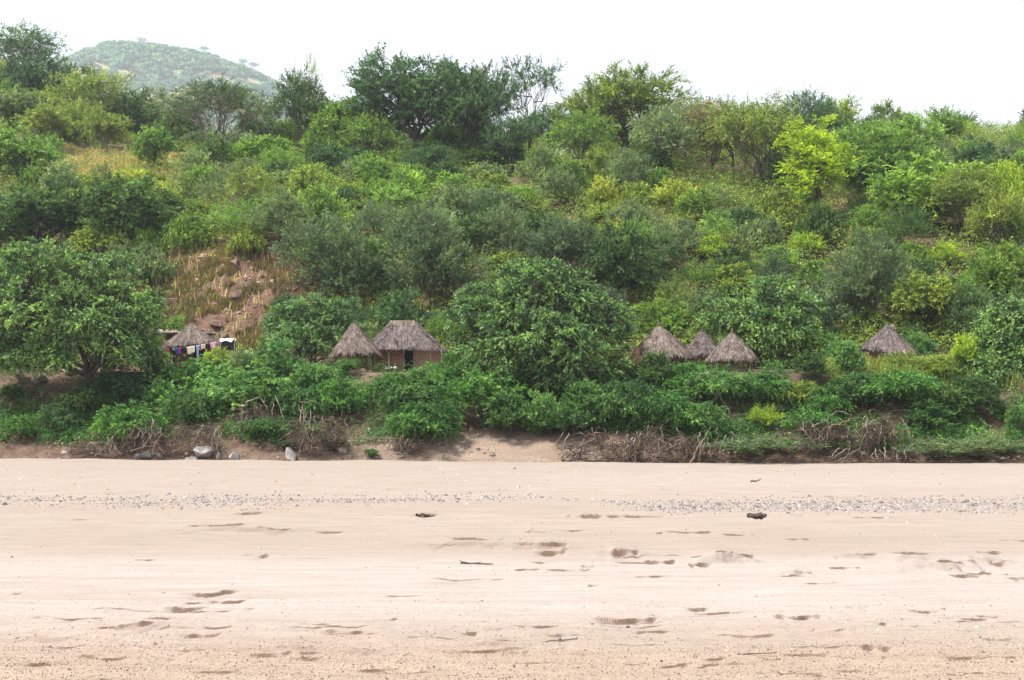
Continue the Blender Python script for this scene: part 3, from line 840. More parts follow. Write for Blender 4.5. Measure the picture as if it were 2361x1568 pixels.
# ------------------------------------------------------------------ planting of the rest of the hillside
rf = np.random.default_rng(23)
def taken(x, y, r, f=0.62):
    for a in ALLP:
        b = a[6]
        if (b[0] - x) ** 2 + (b[1] - y) ** 2 < (f * (r + a[8] * .5)) ** 2: return True
    return False
def pxof(x, y, z):
    a = x; b_ = y; c_ = z - CZ
    fy = b_ * math.cos(PITCH) + c_ * math.sin(PITCH); fz = -b_ * math.sin(PITCH) + c_ * math.cos(PITCH)
    return CX + F * a / fy, CY - F * fz / fy
def visible(x, y, z):
    t = np.linspace(0.4, 0.985, 90)
    return bool(np.all(ground(x * t, y * t) < CZ + (z - CZ) * t + 0.3))

zones = [  # y0, y1, count, size range, kinds, colours
 (117, 150, 105, (3.2, 6.2), ['bush', 'feather', 'feather', 'mound', 'upright'], ['mid', 'grey', 'gdark', 'spring', 'olive', 'dark', 'mid', 'grey']),
 (148, 185, 100, (3.8, 6.6), ['bush', 'feather', 'upright', 'bush'], ['mid', 'spring', 'grey', 'olive', 'mid', 'grey', 'dark', 'mid', 'spring', 'olive']),
 (183, 222, 55, (4.5, 8.0), ['bush', 'upright', 'feather'], ['spring', 'mid', 'dark', 'olive', 'mid', 'grey']),
]
nfill = 0
for (y0, y1, cnt, sz, kinds, cols) in zones:
    got = tries = 0
    while got < cnt and tries < cnt * 40:
        tries += 1
        y = rf.uniform(y0, y1); x = rf.uniform(-.385, .385) * y
        if y - foot(x) < 24: continue
        w = rf.uniform(*sz)
        if taken(x, y, w / 2, .60): continue
        z = float(ground(x, y)); px, py = pxof(x, y, z)
        if (345 < px < 670 and 590 < py < 830) and rf.uniform() < 0.97: continue      # bare rocky slope
        if (130 < px < 430 and 345 < py < 385): continue                              # dry grass patch
        if (1600 < px < 1720 and 480 < py < 545): continue
        h = w * rf.uniform(.65, 1.0)
        if (1530 < px < 1860 and 385 < py < 520) or (120 < px < 450 and 375 < py < 455): h = min(h, 1.5); w = min(w, 3.0)
        if not visible(x, y, z + h * .8): continue
        # neighbouring shrubs share tone: colour by a slow noise field
        q = (fbm(x / 14, y / 14, 2, 301) * .5 + .5 + rf.normal(0, .18)) * len(cols)
        col = cols[int(np.clip(q, 0, len(cols) - 1))]
        kd = kinds[int(rf.integers(len(kinds)))]
        if y - foot(x) < 36 and col in ('spring', 'olive', 'yellow', 'brown', 'mid') and rf.uniform() < .8: col = ['dark', 'gdark', 'blue'][int(rf.integers(3))]  # most hill-foot shrubs get dark leaves, painting in the shadow there
        b = np.array([x, y, z - .1])
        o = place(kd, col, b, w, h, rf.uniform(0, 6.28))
        ALLP.append([o, kd, col, px, pxof(x, y, z + h)[1], w / y * F, b, None, w, h])
        got += 1
# trees of the farther hills, left and right, and along the crest
tz = [(-150, -62, 225, 400, 34, ['round', 'round', 'airy', 'fine'], ['grey', 'mid', 'blue', 'olive', 'dark', 'mid']),
      (-75, -38, 215, 330, 12, ['round', 'airy', 'fine'], ['mid', 'grey', 'olive']),
      (48, 150, 215, 345, 44, ['round', 'round', 'fine', 'airy', 'flat'], ['blue', 'mid', 'grey', 'spring', 'olive', 'dark']),
      (-40, 60, 200, 240, 18, ['round', 'airy', 'round'], ['mid', 'blue', 'grey', 'spring']),
      (40, 80, 158, 215, 14, ['round', 'fine', 'airy'], ['mid', 'spring', 'olive', 'grey'])]
for (x0, x1, y0, y1, cnt, kinds, cols) in tz:
    got = tries = 0
    while got < cnt and tries < cnt * 50:
        tries += 1
        y = rf.uniform(y0, y1); x = rf.uniform(x0, x1)
        if abs(x / y) > .385: continue
        w = rf.uniform(6.5, 11.0)
        if taken(x, y, w / 2, .72): continue
        z = float(ground(x, y)); px, py = pxof(x, y, z)
        h = w * rf.uniform(.75, 1.0)
        zt = z + h * .9
        if not visible(x, y, zt): continue
        pt = pxof(x, y, z + h)[1]
        lim = np.interp(px, [0, 60, 150, 300, 420, 620, 800, 1200, 1500, 1900, 1960, 2361], [75, 85, 135, 200, 275, 280, 240, 220, 220, 255, 325, 320])
        if pt < lim: continue
        kd = kinds[int(rf.integers(len(kinds)))]; col = cols[int(rf.integers(len(cols)))]
        b = np.array([x, y, z - .1])
        o = place(kd, col, b, w, h, rf.uniform(0, 6.28))
        ALLP.append([o, kd, col, px, pt, w / y * F, b, None, w, h])
        got += 1
# ------------------------------------------------------------------ the large riverside trees, each with its own lobes
def hero(name, label, Y, base_px, lobes_px, nc, ks, nl, L, leaf, asp, g, r0, fork, col='hero', seed=1, nlimb=7, multi=False, depth=.75, up=.35, cat='tree', cut=-.5):
    rng = np.random.default_rng(seed)
    bx, by = base_px
    b = at(bx, by, Y); b[2] = float(ground(b[0], Y))
    s = Y / F
    lobes = []
    for q in lobes_px:
        px, py, rx, ry = q[:4]; dy = q[4] if len(q) > 4 else 0.0
        c = at(px, py, Y) - b
        lobes.append((c[0], dy, c[2], rx * s, rx * s * depth, ry * s))
    o = empty(name, b, 0, label, cat)
    mb = MB(); P = crown_mesh(mb, lobes, rng, nc, ks, nl, L, leaf, asp, g, up, 0.2, cut, .40)
    mb.build('crown', COL[col][0], o)
    ml = MB(); limb_mesh(ml, P, rng, fork, r0, nlimb, multi, .05)
    ml.build('trunk', BARK, o, True)
    return o, b

hero('riverside_tree', 'giant leafy green tree in the centre, left of the three round huts', 109, (1235, 880),
     [(1240,705,140,80,0),(1130,735,95,65,-1),(1355,745,90,65,.5),(1232,645,70,48,.5),(1310,660,50,38,0),(1098,800,48,45,0),(1240,785,150,70,-2.2),(1395,795,50,42,0),
      (1160,835,90,50,-2.5),(1310,845,110,48,-2.4),(1105,690,45,35,0),(1420,750,30,25,0)],
     600, 27, 24, .80, .135, .46, .40, .42, 2.6, 'hero', 5)
hero('riverside_tree', 'huge leafy green tree overhanging the bank at the left edge of the photo', 111, (205, 850),
     [(75,622,105,68,0),(185,642,95,60,.5),(275,705,70,60,0),(20,715,80,85,-.5),(135,730,110,65,-1.5),(330,745,40,60,-.5),(45,790,55,55,-1),(118,815,42,38,-2),
      (250,745,75,50,-1),(338,800,26,34,-.4),(255,612,42,28,1),(175,770,50,35,-1.5),(355,700,22,40,0),(20,830,50,35,1.5),(150,785,55,45,-2.2),(105,835,55,30,-2.2),(165,828,38,30,-2.6),(188,770,30,40,-2.6),(285,790,45,45,-2.4),(10,800,55,55,-1.5),(5,845,35,22,-1),(225,748,60,26,-2.6),(310,825,35,25,-2.0),(290,805,40,38,1.2),(60,845,50,26,-1.5),(340,825,30,30,.8),(230,800,60,50,3.2)],
     600, 27, 24, .80, .135, .46, .40, .34, 2.6, 'hero', 6)
hero('riverside_tree', 'rounded feathery green tree behind the open-sided thatched shelter', 121, (722, 850),
     [(715,742,85,55,0),(652,755,38,42,0),(775,735,50,45,0),(722,795,95,45,-1)],
     210, 25, 23, .80, .14, .38, .3, .2, 1.0, 'hero', 7, 8, True)
hero('riverside_tree', 'wide leafy green tree right behind the front round hut', 119, (1790, 850),
     [(1705,725,75,44,0),(1785,690,70,50,.5),(1845,722,48,50,0),(1780,765,95,50,-1),(1845,785,48,48,-.5),(1735,790,70,42,-1),(1655,745,40,22,0)],
     270, 26, 23, .80, .14, .44, .38, .3, 1.6, 'hero', 8)
hero('riverside_tree', 'vine-clad leafy tree leaning over the bank at the right edge', 105, (2330, 985),
     [(2335,750,55,60,0),(2300,775,45,35,0),(2345,850,50,65,-.5),(2270,870,62,60,-1),(2245,925,42,42,-1.5),(2330,930,45,40,-1),(2290,810,45,45,0),(2350,800,55,80,0),(2235,955,42,32,-1.5),(2300,975,58,32,-1.5)],
     420, 25, 22, .85, .15, .45, .45, .25, 3.0, 'hero', 9, 6)

# hanging bare branches in the shade of the left tree
rb = np.random.default_rng(12)
o = empty('hanging_branches', at(235, 850, 109.2), 0, 'bare pale branches hanging in the dark hollow of the left riverside tree', 'branch')
for k, (a, b) in enumerate([((205, 762), (196, 842)), ((246, 762), (258, 838)), ((228, 758), (216, 830)), ((200, 775), (213, 806)), ((252, 770), (270, 815))]):
    mb = MB(); A = at(*a, 109.2) - np.array(o.location); B = at(*b, 109.2) - np.array(o.location)
    tube(mb, path(A, B, 8, rb, .03), np.linspace(.035, .015, 8), 5, .4); mb.build('branch', BARKP, o)
mb = MB()
for k in range(60):
    A = at(rb.uniform(196, 262), rb.uniform(742, 775), 109.3 + rb.uniform(0, 1.2)) - np.array(o.location)
    tube(mb, path(A, A + np.array([rb.normal(0, .6), rb.normal(0, .3), -rb.uniform(.3, 1.6)]), 5, rb, .08), np.linspace(.018, .006, 5), 3, rb.uniform(0, 1))
mb.build('twigs', TWIG, o)

# ------------------------------------------------------------------ bank shrubs and vines: kind, colour, px, top, base, width, label
BANK = [
 ('mound','blue',285,862,925,150,'dark creeping shrub on the bank below the left tree hollow'),
 ('mound','dark',195,885,955,140,'low dark green shrub on the bank right of the boulders'),
 ('mound','bright',305,932,1015,185,'bright green shrub hanging over dry roots at the left bank foot'),
 ('bush','bright',55,958,1012,95,'small vivid green shrub low at the left edge of the bank'),
 ('mound','blue',140,930,990,120,'bluish low shrub between the vivid left shrub and dry roots'),
 ('bush','grey',360,822,880,85,'grey-green shrub below the left end of the washing line'),
 ('mound','dark',25,888,930,80,'dark shrub patch at the left edge above the vivid shrub'),
 ('upright','olive',505,805,862,75,'olive shrub with upright tips right below the laundry'),
 ('upright','grey',560,808,880,80,'grey-green upright shrub below the dark screen'),
 ('bush','fresh',640,785,885,135,'peaked fresh green shrub left of the open thatched shelter'),
 ('mound','fresh',720,840,905,130,'fresh green shrub left of the grey block'),
 ('mound','fresh',590,850,935,190,'broad fresh green vine mound below the peaked shrub'),
 ('mound','bright',770,875,960,150,'bright vine mound below the open thatched shelter'),
 ('mound','leafy',680,895,960,130,'mid green vine mound above the tall arch of dead roots'),
 ('bush','fresh',800,828,868,60,'small fluffy shrub in front of the open shelter posts'),
 ('bush','bright',895,862,925,110,'bright shrub below the white bundle in front of the rectangular hut'),
 ('bush','fresh',965,850,910,90,'fresh shrub in front of the dark doorway of the rectangular hut'),
 ('mound','leafy',950,885,965,170,'mid green vine mound below the rectangular hut'),
 ('mound','bright',980,930,1018,190,'bright shrub spilling down to the sand below the rectangular hut'),
 ('bush','bright',1048,812,905,100,'bright shrub between the rectangular hut and the giant tree'),
 ('bush','bright',1125,858,985,190,'large bright shrub under the left side of the giant tree'),
 ('bush','leafy',1180,905,1010,130,'mid green shrub whose skirt hangs lowest over the bare sand bank'),
 ('bush','fresh',1250,905,1008,120,'light green shrub right of the lowest hanging skirt'),
 ('mound','dark',1290,850,930,140,'dark shrub in the shade of the giant tree'),
 ('bush','leafy',1350,880,985,150,'mid green shrub under the right side of the giant tree'),
 ('mound','leafy',1440,880,985,160,'mid green vine mound above the pale dead branches'),
 ('bush','olive',1425,812,870,120,'olive feathery shrub between the giant tree and the big round hut'),
 ('bush','dark',1512,812,895,110,'dark glossy shrub climbing in front of the big round hut'),
 ('bush','bright',1585,838,910,110,'bright shrub below the gap between the round huts'),
 ('mound','bright',1530,900,985,170,'bright vine mound left of the fallen branch'),
 ('mound','fresh',1655,855,930,170,'fresh vine mound just below the front round hut'),
 ('mound','fresh',1610,930,1000,150,'fresh low vine mound below the start of the fallen branch'),
 ('mound','bright',1755,858,930,150,'bright vine mound right below the front round hut'),
 ('feather','lime',1765,935,1000,85,'lime feathery shrub beside the upright dead stick'),
 ('bush','dark',1868,812,890,90,'dark rounded shrub right of the wide leafy tree'),
 ('mound','olive',1850,880,935,110,'olive vine patch with dry leaves under the dark rounded shrub'),
 ('bush','fresh',1958,790,880,95,'fresh green shrub left in front of the lone hut'),
 ('mound','bright',2090,855,935,210,'long bright vine mound below the lone hut'),
 ('mound','leafy',1975,860,945,140,'mid green vine curtain left below the lone hut'),
 ('mound','bright',1905,890,975,110,'bright vine tongue hanging left of the root cave'),
 ('mound','bright',1880,945,1000,140,'bright low creeper above the left root tangle'),
 ('mound','leafy',2140,925,1000,140,'mid green vine curtain right of the root cave'),
 ('upright','lime',2225,775,870,70,'tall lime shrub left of the right-edge tree'),
 ('bush','olive',2170,820,880,100,'olive shrub right of the lone hut'),
 ('mound','dark',2200,890,985,130,'dark shrub in the shade left of the right-edge tree'),
 ('feather','grey',1760,1003,1078,250,'grey-green twiggy mound resting on the sand edge right of centre'),
 ('feather','grey',2160,1012,1078,200,'grey-green twiggy mound at the sand edge below the vine curtain'),
 ('feather','grey',2290,1008,1080,190,'grey-green twiggy mound at the right edge of the sand'),
 ('bush','leafy',855,1035,1065,40,'tiny green bush alone at the sand edge left of centre'),
 ('mound','dark',770,1010,1035,60,None),('mound','dark',665,1015,1035,60,None),
 ('mound','leafy',620,960,1010,130,'mid green creeper inside the arch of dead roots'),
 ('bush','leafy',1500,925,1005,90,None),('mound','leafy',1680,970,1020,110,None),
 ('mound','leafy',440,900,975,120,None),('mound','bright',1270,960,1010,90,None),
 ('bush','dark',2258,868,965,120,None),('round','dark',40,770,862,110,None),('round','dark',130,790,862,100,None),('bush','dark',235,800,860,80,None),('bush','dark',320,805,862,60,None),
 ('bush','leafy',2345,940,1010,60,None),('mound','leafy',1330,930,1005,120,None),
 ('feather','olive',2080,810,860,110,'dry olive shrub hiding the wall of the lone hut'),
 ('bush','fresh',1915,770,850,100,None),('bush','fresh',2120,770,850,90,None),
 ('bush','grey',1905,730,820,60,None),
]
for T in BANK:
    kind, col, px, yt, yb, w, lab = T
    if kind == 'mound' and px % 3 == 1: kind = 'bush'
    if kind == 'round': plant(kind, col, px, yt, yb, w, lab, None, 119); continue
    plant(kind, col, px, yt, yb, w * 1.04, lab)

def brow(px):   # approximate photo row of the upper edge of the bank
    return 862.0

# ------------------------------------------------------------------ creepers and big gourd leaves over the bank (nobody could count them)
rs = np.random.default_rng(31)
def ground_leaves(n, fn, leaf, asp, lift, Lr, seed, nl=5, g=.4, flat=1.2):
    rng = np.random.default_rng(seed)
    x, y = fn(rng, n)
    z = ground(x, y)
    P = np.stack([x, y, z + rng.uniform(0, lift, len(x))], -1)
    D = norm(np.stack([rng.normal(0, 1, len(x)), rng.normal(-.3, .8, len(x)), rng.uniform(.1, 1.1, len(x))], -1))
    mb = MB()
    cv = np.clip(0.5 + 0.5 * fbm(x / 1.5, y / 1.5, 2, seed) + rng.normal(0, .1, len(x)), 0, 1)
    leaf_strands(mb, rng, P, D, rng.uniform(.5, 1.3, len(x)) * Lr, nl, g, leaf, asp, cv, flat)
    return mb
def bank_mask(x, y):
    px = CX + F * x / y; d = y - foot(x)
    py = pxof(x, y, ground(x, y))[1]
    bare = (ga(px, 1160, 120) * (py > 990)) + (px < 230) * (py < 930) * .75 + (py > np.interp(px, [0, 200, 500, 800, 1000, 1300, 1700, 2361], [1022, 1035, 1015, 1030, 1018, 985, 1050, 1050])) * .93
    bare = bare + (px > 800) * (px < 860) * (py < 885)
    return np.clip(1 - bare, 0, 1)
def f_bank(rng, n):
    d = rng.uniform(1.0, 12.5, n); x = rng.uniform(-42, 40, n); y = foot(x) + d
    nz = fbm(x / 2.6, y / 2.0, 3, 33)
    k = rng.uniform(0, 1, n) < bank_mask(x, y) * (0.12 + 0.95 * (nz > -0.12))
    return x[k], y[k]
g = ground_leaves(60000, f_bank, .15, .6, .8, .55, 34).build('creepers', COL['bright'][0])
tag(g, 'tangled green creepers covering the river bank', None, None, 'stuff')
def f_gourd(rng, n):
    u = rng.uniform(335, 590, n); v = rng.uniform(858, 975, n)
    k = rng.uniform(0, 1, n) < .2 + .8 * (fbm(u / 40, v / 25, 2, 36) > 0)
    pts = [hit(a, b) for a, b in zip(u[k], v[k])]
    P = np.array(pts); return P[:, 0], P[:, 1]
g = ground_leaves(1500, f_gourd, .32, .95, 1.5, .5, 37, 4, .2, 2.2).build('gourd_leaves', leaf_mat('leaf_gourd', (0.15, 0.26, 0.10), (0.055, 0.12, 0.04), (0.28, 0.36, 0.12)))
tag(g, 'big pale round gourd leaves sprawling below the hut with laundry', None, None, 'stuff')
# low undergrowth between the hillside shrubs
def f_hill(rng, n):
    y = rng.uniform(116, 232, n) ; x = rng.uniform(-.39, .39, n) * y
    d = y - foot(x)
    px, py = pxof(x, y, ground(x, y))
    nz = fbm(x / 4.5, y / 4.5, 3, 38)
    bare = ((px > 345) & (px < 690) & (py > 580) & (py < 845)) * .93 + ((px > 130) & (px < 430) & (py > 340) & (py < 392)) * .9
    k = (d > 19) & (rng.uniform(0, 1, n) < (0.25 + .8 * (nz > -.1)) * (1 - np.clip(bare, 0, 1)))
    return x[k], y[k]
g = ground_leaves(120000, f_hill, .22, .5, 2.5, 1.0, 39).build('undergrowth', COL['olive'][0])
tag(g, 'low olive undergrowth filling the gaps between the hillside shrubs', None, None, 'stuff')
g = ground_leaves(100000, f_hill, .22, .5, 2.7, 1.0, 40).build('undergrowth', COL['mid'][0])
tag(g, 'mid green undergrowth between the hillside shrubs', None, None, 'stuff')

# dry grass: thin blades
def grass_mesh(x, y, h, rng, w=.022):
    z = ground(x, y); n = len(x)
    ln = rng.normal(0, .28, (n, 2)); an = rng.uniform(0, 3.14, n)
    hh = h * rng.uniform(.6, 1.2, n)
    B = np.stack([x, y, z - .05], -1); T = B + np.stack([ln[:, 0] * hh, ln[:, 1] * hh, hh], -1)
    M = B + (T - B) * .55; M[:, 2] += .06 * hh
    W = np.stack([np.cos(an), np.sin(an), np.zeros(n)], -1) * w
    V = np.stack([B - W, B + W, M + W * .8, M - W * .8, T + W * .2, T - W * .2], 1).reshape(-1, 3)
    k = np.arange(n)[:, None] * 6
    Q = np.concatenate([k + [0, 1, 2, 3], k + [3, 2, 4, 5]])
    mb = MB(); mb.add(V, Q, None, np.tile(rng.uniform(0, 1, n), 2)); return mb
def blade_mat(name, a, b, c):
    return leaf_mat(name, b, a, c, .3, .7, .1)
rg = np.random.default_rng(44)
n = 60000
u = rg.normal(500, 105, n); v = rg.uniform(570, 850, n)
Yl = np.linspace(100, 200, 401)
def hits(u, v):
    s = np.array([ray(a, b) for a, b in zip(u, v)])
    G = ground(s[:, :1] * Yl[None], np.broadcast_to(Yl[None], (len(u), len(Yl)))) - (CZ + s[:, 1:] * Yl[None])
    k = np.argmax(G >= 0, 1)
    Y = Yl[k]; return s[:, 0] * Y, Y
kk = (u > 330) & (u < 720); u, v = u[kk], v[kk]
x, y = [], []
for i in range(0, len(u), 8000):
    a, b = hits(u[i:i + 8000], v[i:i + 8000]); x.append(a); y.append(b)
x = np.concatenate(x); y = np.concatenate(y)
nz = fbm(x / 2.2, y / 2.2, 3, 45)
k = (nz > -.13) & (y > 118)
g = grass_mesh(x[k], y[k], .6, rg, .02).build('dry_grass', blade_mat('dry_grass', (0.075, 0.08, 0.032), (0.15, 0.10, 0.06), (0.25, 0.15, 0.10)))
tag(g, 'dry straw-coloured grass over the bare rocky slope', None, None, 'stuff')
n = 52000
x = rg.normal(-56, 10, n); y = rg.normal(199, 7, n)
x2 = rg.uniform(-60, 75, 60000); y2 = rg.uniform(122, 215, 60000); k = fbm(x2 / 9, y2 / 9, 3, 83) > .18
x = np.concatenate([x, x2[k]]); y = np.concatenate([y, y2[k]])
k = (y - foot(x) > 24); x, y = x[k], y[k]
g = grass_mesh(x, y, .8, rg, .05).build('pale_grass', blade_mat('pale_grass', (0.18, 0.145, 0.08), (0.34, 0.265, 0.165), (0.38, 0.30, 0.2)))
tag(g, 'pale dry grass patches high on the hillside', None, None, 'stuff')
n = 9000
x = rg.uniform(24, 37, n); y = foot(x) + rg.uniform(8.5, 20, n)
g = grass_mesh(x, y, 1.1, rg, .025).build('reed_grass', blade_mat('reed_grass', (0.13, 0.14, 0.04), (0.24, 0.26, 0.08), (0.42, 0.34, 0.17)))
tag(g, 'tall thin grass around the lone right-hand hut', None, None, 'stuff')

# ------------------------------------------------------------------ dead roots and brushwood piles
def brush(label, cx, yt, yb, w, n, branches=(), seed=1, mat=None):
    rng = np.random.default_rng(seed)
    b = hit(cx, min(yb, 1062)) 
    Y = b[1] - .5
    s = Y / F; o = empty('brushwood', b, 0, label, 'brushwood')
    base = np.array(b)
    mb = MB()
    for k in range(int(n * .5)):
        px = cx + w * .5 * rng.uniform(-1, 1); f = abs(px - cx) / (w * .5)
        top = yt + (yb - yt) * (.30 + .38 * float(vn(px / 22.0, seed * 3.1, 7)) + .25 * f * f) + rng.uniform(0, .5) * (yb - yt)
        P = at(px, top, Y + rng.uniform(-.9, .9)) - base
        m = 7; d = np.array([rng.normal(.25 * math.sin(seed), .8), rng.normal(-.15, .35), -rng.normal(.45, .5)])
        L = (yb - top) * s * rng.uniform(.35, 1.1) + .3
        pts = [P]
        for q in range(m - 1):
            d = d + rng.normal(0, .33, 3); d[2] -= .1
            pts.append(pts[-1] + d / np.linalg.norm(d) * L / m)
        tube(mb, np.array(pts), np.linspace(rng.choice([.018, .028, .05], p=[.5, .4, .1]), .006, m), 3, rng.uniform(0, 1))
    for k in range(14):
        q0 = cx - w * .55 * rng.uniform(.75, 1); q1 = cx + w * .55 * rng.uniform(.75, 1); yy = yt + (yb - yt) * rng.uniform(.35, .9)
        A = at(q0, yy + rng.uniform(-6, 6), Y + rng.uniform(-.5, .5)) - base; B = at(q1, yy + rng.uniform(-6, 6), Y + rng.uniform(-.5, .5)) - base
        tube(mb, path(A, B, 14, rng, .03), np.linspace(.03, .012, 14), 3, rng.uniform(0, 1))
    mb.build('twigs', mat or TWIG, o)
    for k in range(int(w / 15)):
        q0 = cx + w * .5 * rng.uniform(-1, 1); y0 = yt + (yb - yt) * rng.uniform(.0, .45)
        A = at(q0, y0, Y - .5) - base; B = at(q0 + rng.normal(0, w * .16), yb - rng.uniform(0, .25) * (yb - yt), Y - .9) - base
        P = path(A, B, 10, rng, .035); P[:, 0] += .12 * np.linalg.norm(B - A) * math.sin(k * 2.1) * np.sin(np.linspace(0, 3.14, 10))
        bb = MB(); tube(bb, P, np.linspace(rng.uniform(.025, .05), .012, 10), 5, rng.uniform(.2, 1)); bb.build('root', ROOT, o)
    for (a, c, r) in branches:
        A = at(*a, Y - .6) - base; B = at(*c, Y - .9) - base
        bb = MB(); tube(bb, path(A, B, 9, rng, .045), np.linspace(r * .75, r * .25, 9), 5, rng.uniform(.3, 1)); bb.build('branch', PALEWOOD, o)
    return o
brush('dark matted dead roots under the bright shrub on the left bank', 400, 965, 1048, 230, 900, [((300,1040),(420,985),.04),((215,1060),(262,1002),.035)], 1)
brush('arch of pale dead roots hanging over the left bank', 588, 905, 1000, 100, 420, [((548,935),(600,915),.07),((600,918),(618,952),.05),((618,952),(608,990),.04),((552,938),(560,1000),.05),((560,1000),(548,1012),.04),((580,960),(580,1000),.04)], 2)
brush('brown curtain of dead twigs right of the root arch', 735, 920, 1045, 130, 800, [((800,990),(792,1060),.03),((690,925),(735,930),.03)], 3)
brush('small heap of dead twigs at the sand edge left', 225, 1005, 1052, 130, 220, [((200,1030),(265,1010),.03)], 4)
brush('pile of pale forked dead branches at the sand edge right of centre', 1390, 990, 1066, 190, 700, [((1318,1042),(1382,998),.075),((1318,1042),(1285,1062),.04),((1395,990),(1425,1062),.04),((1430,1005),(1395,1020),.04),((1420,1030),(1350,1055),.04)], 5)
brush('wide thicket of dead roots touching the sand right of the forked pile', 1530, 975, 1068, 200, 900, [((1478,1000),(1462,1066),.06),((1500,1055),(1570,1025),.05),((1560,985),(1580,1020),.04),((1440,1060),(1475,1015),.035),((1530,1060),(1500,1020),.035)], 6)
brush('dead roots around the leaning grey stump at the sand edge', 1640, 985, 1068, 120, 420, [((1590,1070),(1625,1010),.11),((1625,1010),(1638,985),.06)], 7)
brush('root cave tangle with long bare boughs on the right bank', 1930, 955, 1042, 180, 850, [((1862,1032),(1905,985),.05),((1905,985),(1980,962),.05),((1870,985),(1935,948),.055),((1935,948),(1965,958),.04),((1860,1025),(1830,1042),.03)], 8)
brush('hanging mat of fine dead roots right of the root cave', 2040, 950, 1035, 90, 560, [((1990,985),(2035,960),.03),((2010,1035),(2005,985),.03)], 9)
brush('low dead twigs along the sand edge at the right', 2010, 1030, 1066, 200, 300, [], 10)
brush('brown dry roots under the hill right of the tiny bush', 940, 990, 1045, 70, 260, [((880,1010),(930,1012),.025)], 11)
# the fallen branch over the creepers and the upright stick
o = empty('fallen_branch', hit(1740, 960), 0, 'long bare fallen branch arching over the creepers below the front round hut', 'branch')
bo = np.array(o.location); rr = np.random.default_rng(61)
def seg(pts, Y, r0, r1, nm='branch', mat=PALEWOOD, par=None, org=None):
    P = np.array([at(a, b, Y) for a, b in pts]) - (bo if org is None else org)
    t = np.linspace(0, 1, len(P) * 3); Pi = np.stack([np.interp(t, np.linspace(0, 1, len(P)), P[:, k]) for k in range(3)], -1)
    Pi[1:-1] += rr.normal(0, .02, Pi[1:-1].shape)
    mb = MB(); tube(mb, Pi, np.linspace(r0, r1, len(Pi)), 6, .5); return mb.build(nm, mat, par or o)
seg([(1628,858),(1640,866),(1650,880),(1655,905),(1672,935),(1690,960)], 102.5, .035, .085)
seg([(1628,858),(1612,866),(1605,878)], 102.5, .03, .012); seg([(1655,900),(1650,922),(1638,932)], 102.4, .045, .015); seg([(1652,912),(1635,935),(1630,945)], 102.4, .03, .01)
seg([(1690,960),(1715,957),(1750,945),(1780,938),(1815,942),(1842,952)], 102.3, .1, .12, 'log', BARKP)
seg([(1742,937),(1728,965),(1720,985)], 101.5, .07, .04); seg([(1720,960),(1728,975),(1722,1000)], 101.5, .035, .02)

# ------------------------------------------------------------------ rocks
def rock(label, px, py, w, h, mat=ROCKG, seed=1, name='rock', Y=None, cat='rock'):
    if name == 'rock': w, h = w * 1.15, h * 1.15
    rng = np.random.default_rng(seed)
    b = hit(px, py) if Y is None else at(px, py, Y)
    s = b[1] / F
    P = rng.normal(0, 1, (15, 3)); P = norm(P) * rng.uniform(.75, 1.0, (15, 1)) * np.array([w * s * .5, w * s * .42, h * s * .62])
    P[:, 2] += h * s * .35
    bm = bmesh.new()
    for q in P: bm.verts.new([float(a) for a in q])
    bmesh.ops.convex_hull(bm, input=bm.verts)
    bmesh.ops.bevel(bm, geom=bm.edges[:], offset=.015 * w * s, segments=1, affect='EDGES')
    me = bpy.data.meshes.new(name); bm.to_mesh(me); bm.free(); me.materials.append(mat)
    a = me.attributes.new('rnd', 'FLOAT', 'FACE'); a.data.foreach_set('value', rng.uniform(.35, .7, len(me.polygons)).astype(np.float32))
    o = bpy.data.objects.new(name, me); C.objects.link(o)
    o.location = [float(v) for v in b]; o.rotation_euler = (rng.uniform(-.2, .2), rng.uniform(-.35, .35), rng.uniform(0, 3))
    if mat is ROCKR: o.location.z -= h * s * .3
    return tag(o, label, cat)
ROCKS = [
 ('broad grey slab at the sand edge left of the pointed stone',330,1060,62,16,ROCKG),('brown stone beside the broad grey slab',368,1060,20,16,ROCK),
 ('large flat-topped grey rock at the sand edge on the left',470,1056,60,28,ROCKG),('narrow upright grey stone right of the large flat-topped rock',505,1060,16,20,ROCKG),
 ('pale pointed grey rock right of the narrow upright stone',540,1061,30,20,ROCKG),('leaning pale grey slab at the sand edge below the twig curtain',674,1062,34,32,ROCKG),
 ('low grey stones under the large flat-topped rock',440,1062,44,9,ROCKG),('dull brown rock under the brown twig curtain',788,1045,34,14,ROCK),
 ('big dark boulder under the left riverside tree',48,880,42,36,ROCK),('rounded dark boulder just right of the big dark boulder',90,886,30,26,ROCK),
 ('flat brown boulder with dark underside on the left bank',98,878,34,14,ROCK),('pale rock slab at the left edge of the bank',28,948,58,34,ROCKR),
 ('long dark boulder below the left tree trunk',165,862,50,16,ROCK),('pink-brown boulder beneath the giant tree shrubs',1068,985,34,24,ROCKR),
 ('small pale stone by the sand left of the brown heap',150,1062,36,8,ROCK),('tiny pale stone on the left bank soil',95,915,10,16,ROCK),
 ('dark stone beside the tiny green bush',872,1062,26,9,ROCK),('reddish rock outcrop at the top of the bare slope',545,685,40,26,ROCKR),
 ('reddish boulder high on the bare slope',545,615,34,28,ROCKR),('slanting red rock in the middle of the bare slope',500,750,46,16,ROCKR),
 ('pale jutting rock right above the hut with laundry',515,778,36,24,ROCKR),('red rock slab left of the hut roof peak on the bare slope',400,700,52,18,ROCKR),
('small red rock on the lower right of the bare slope',610,790,26,12,ROCKR)]
for k, (lab, px, py, w, h, mt) in enumerate(ROCKS):
    rock(lab, px, py, w, h, mt, 70 + k)
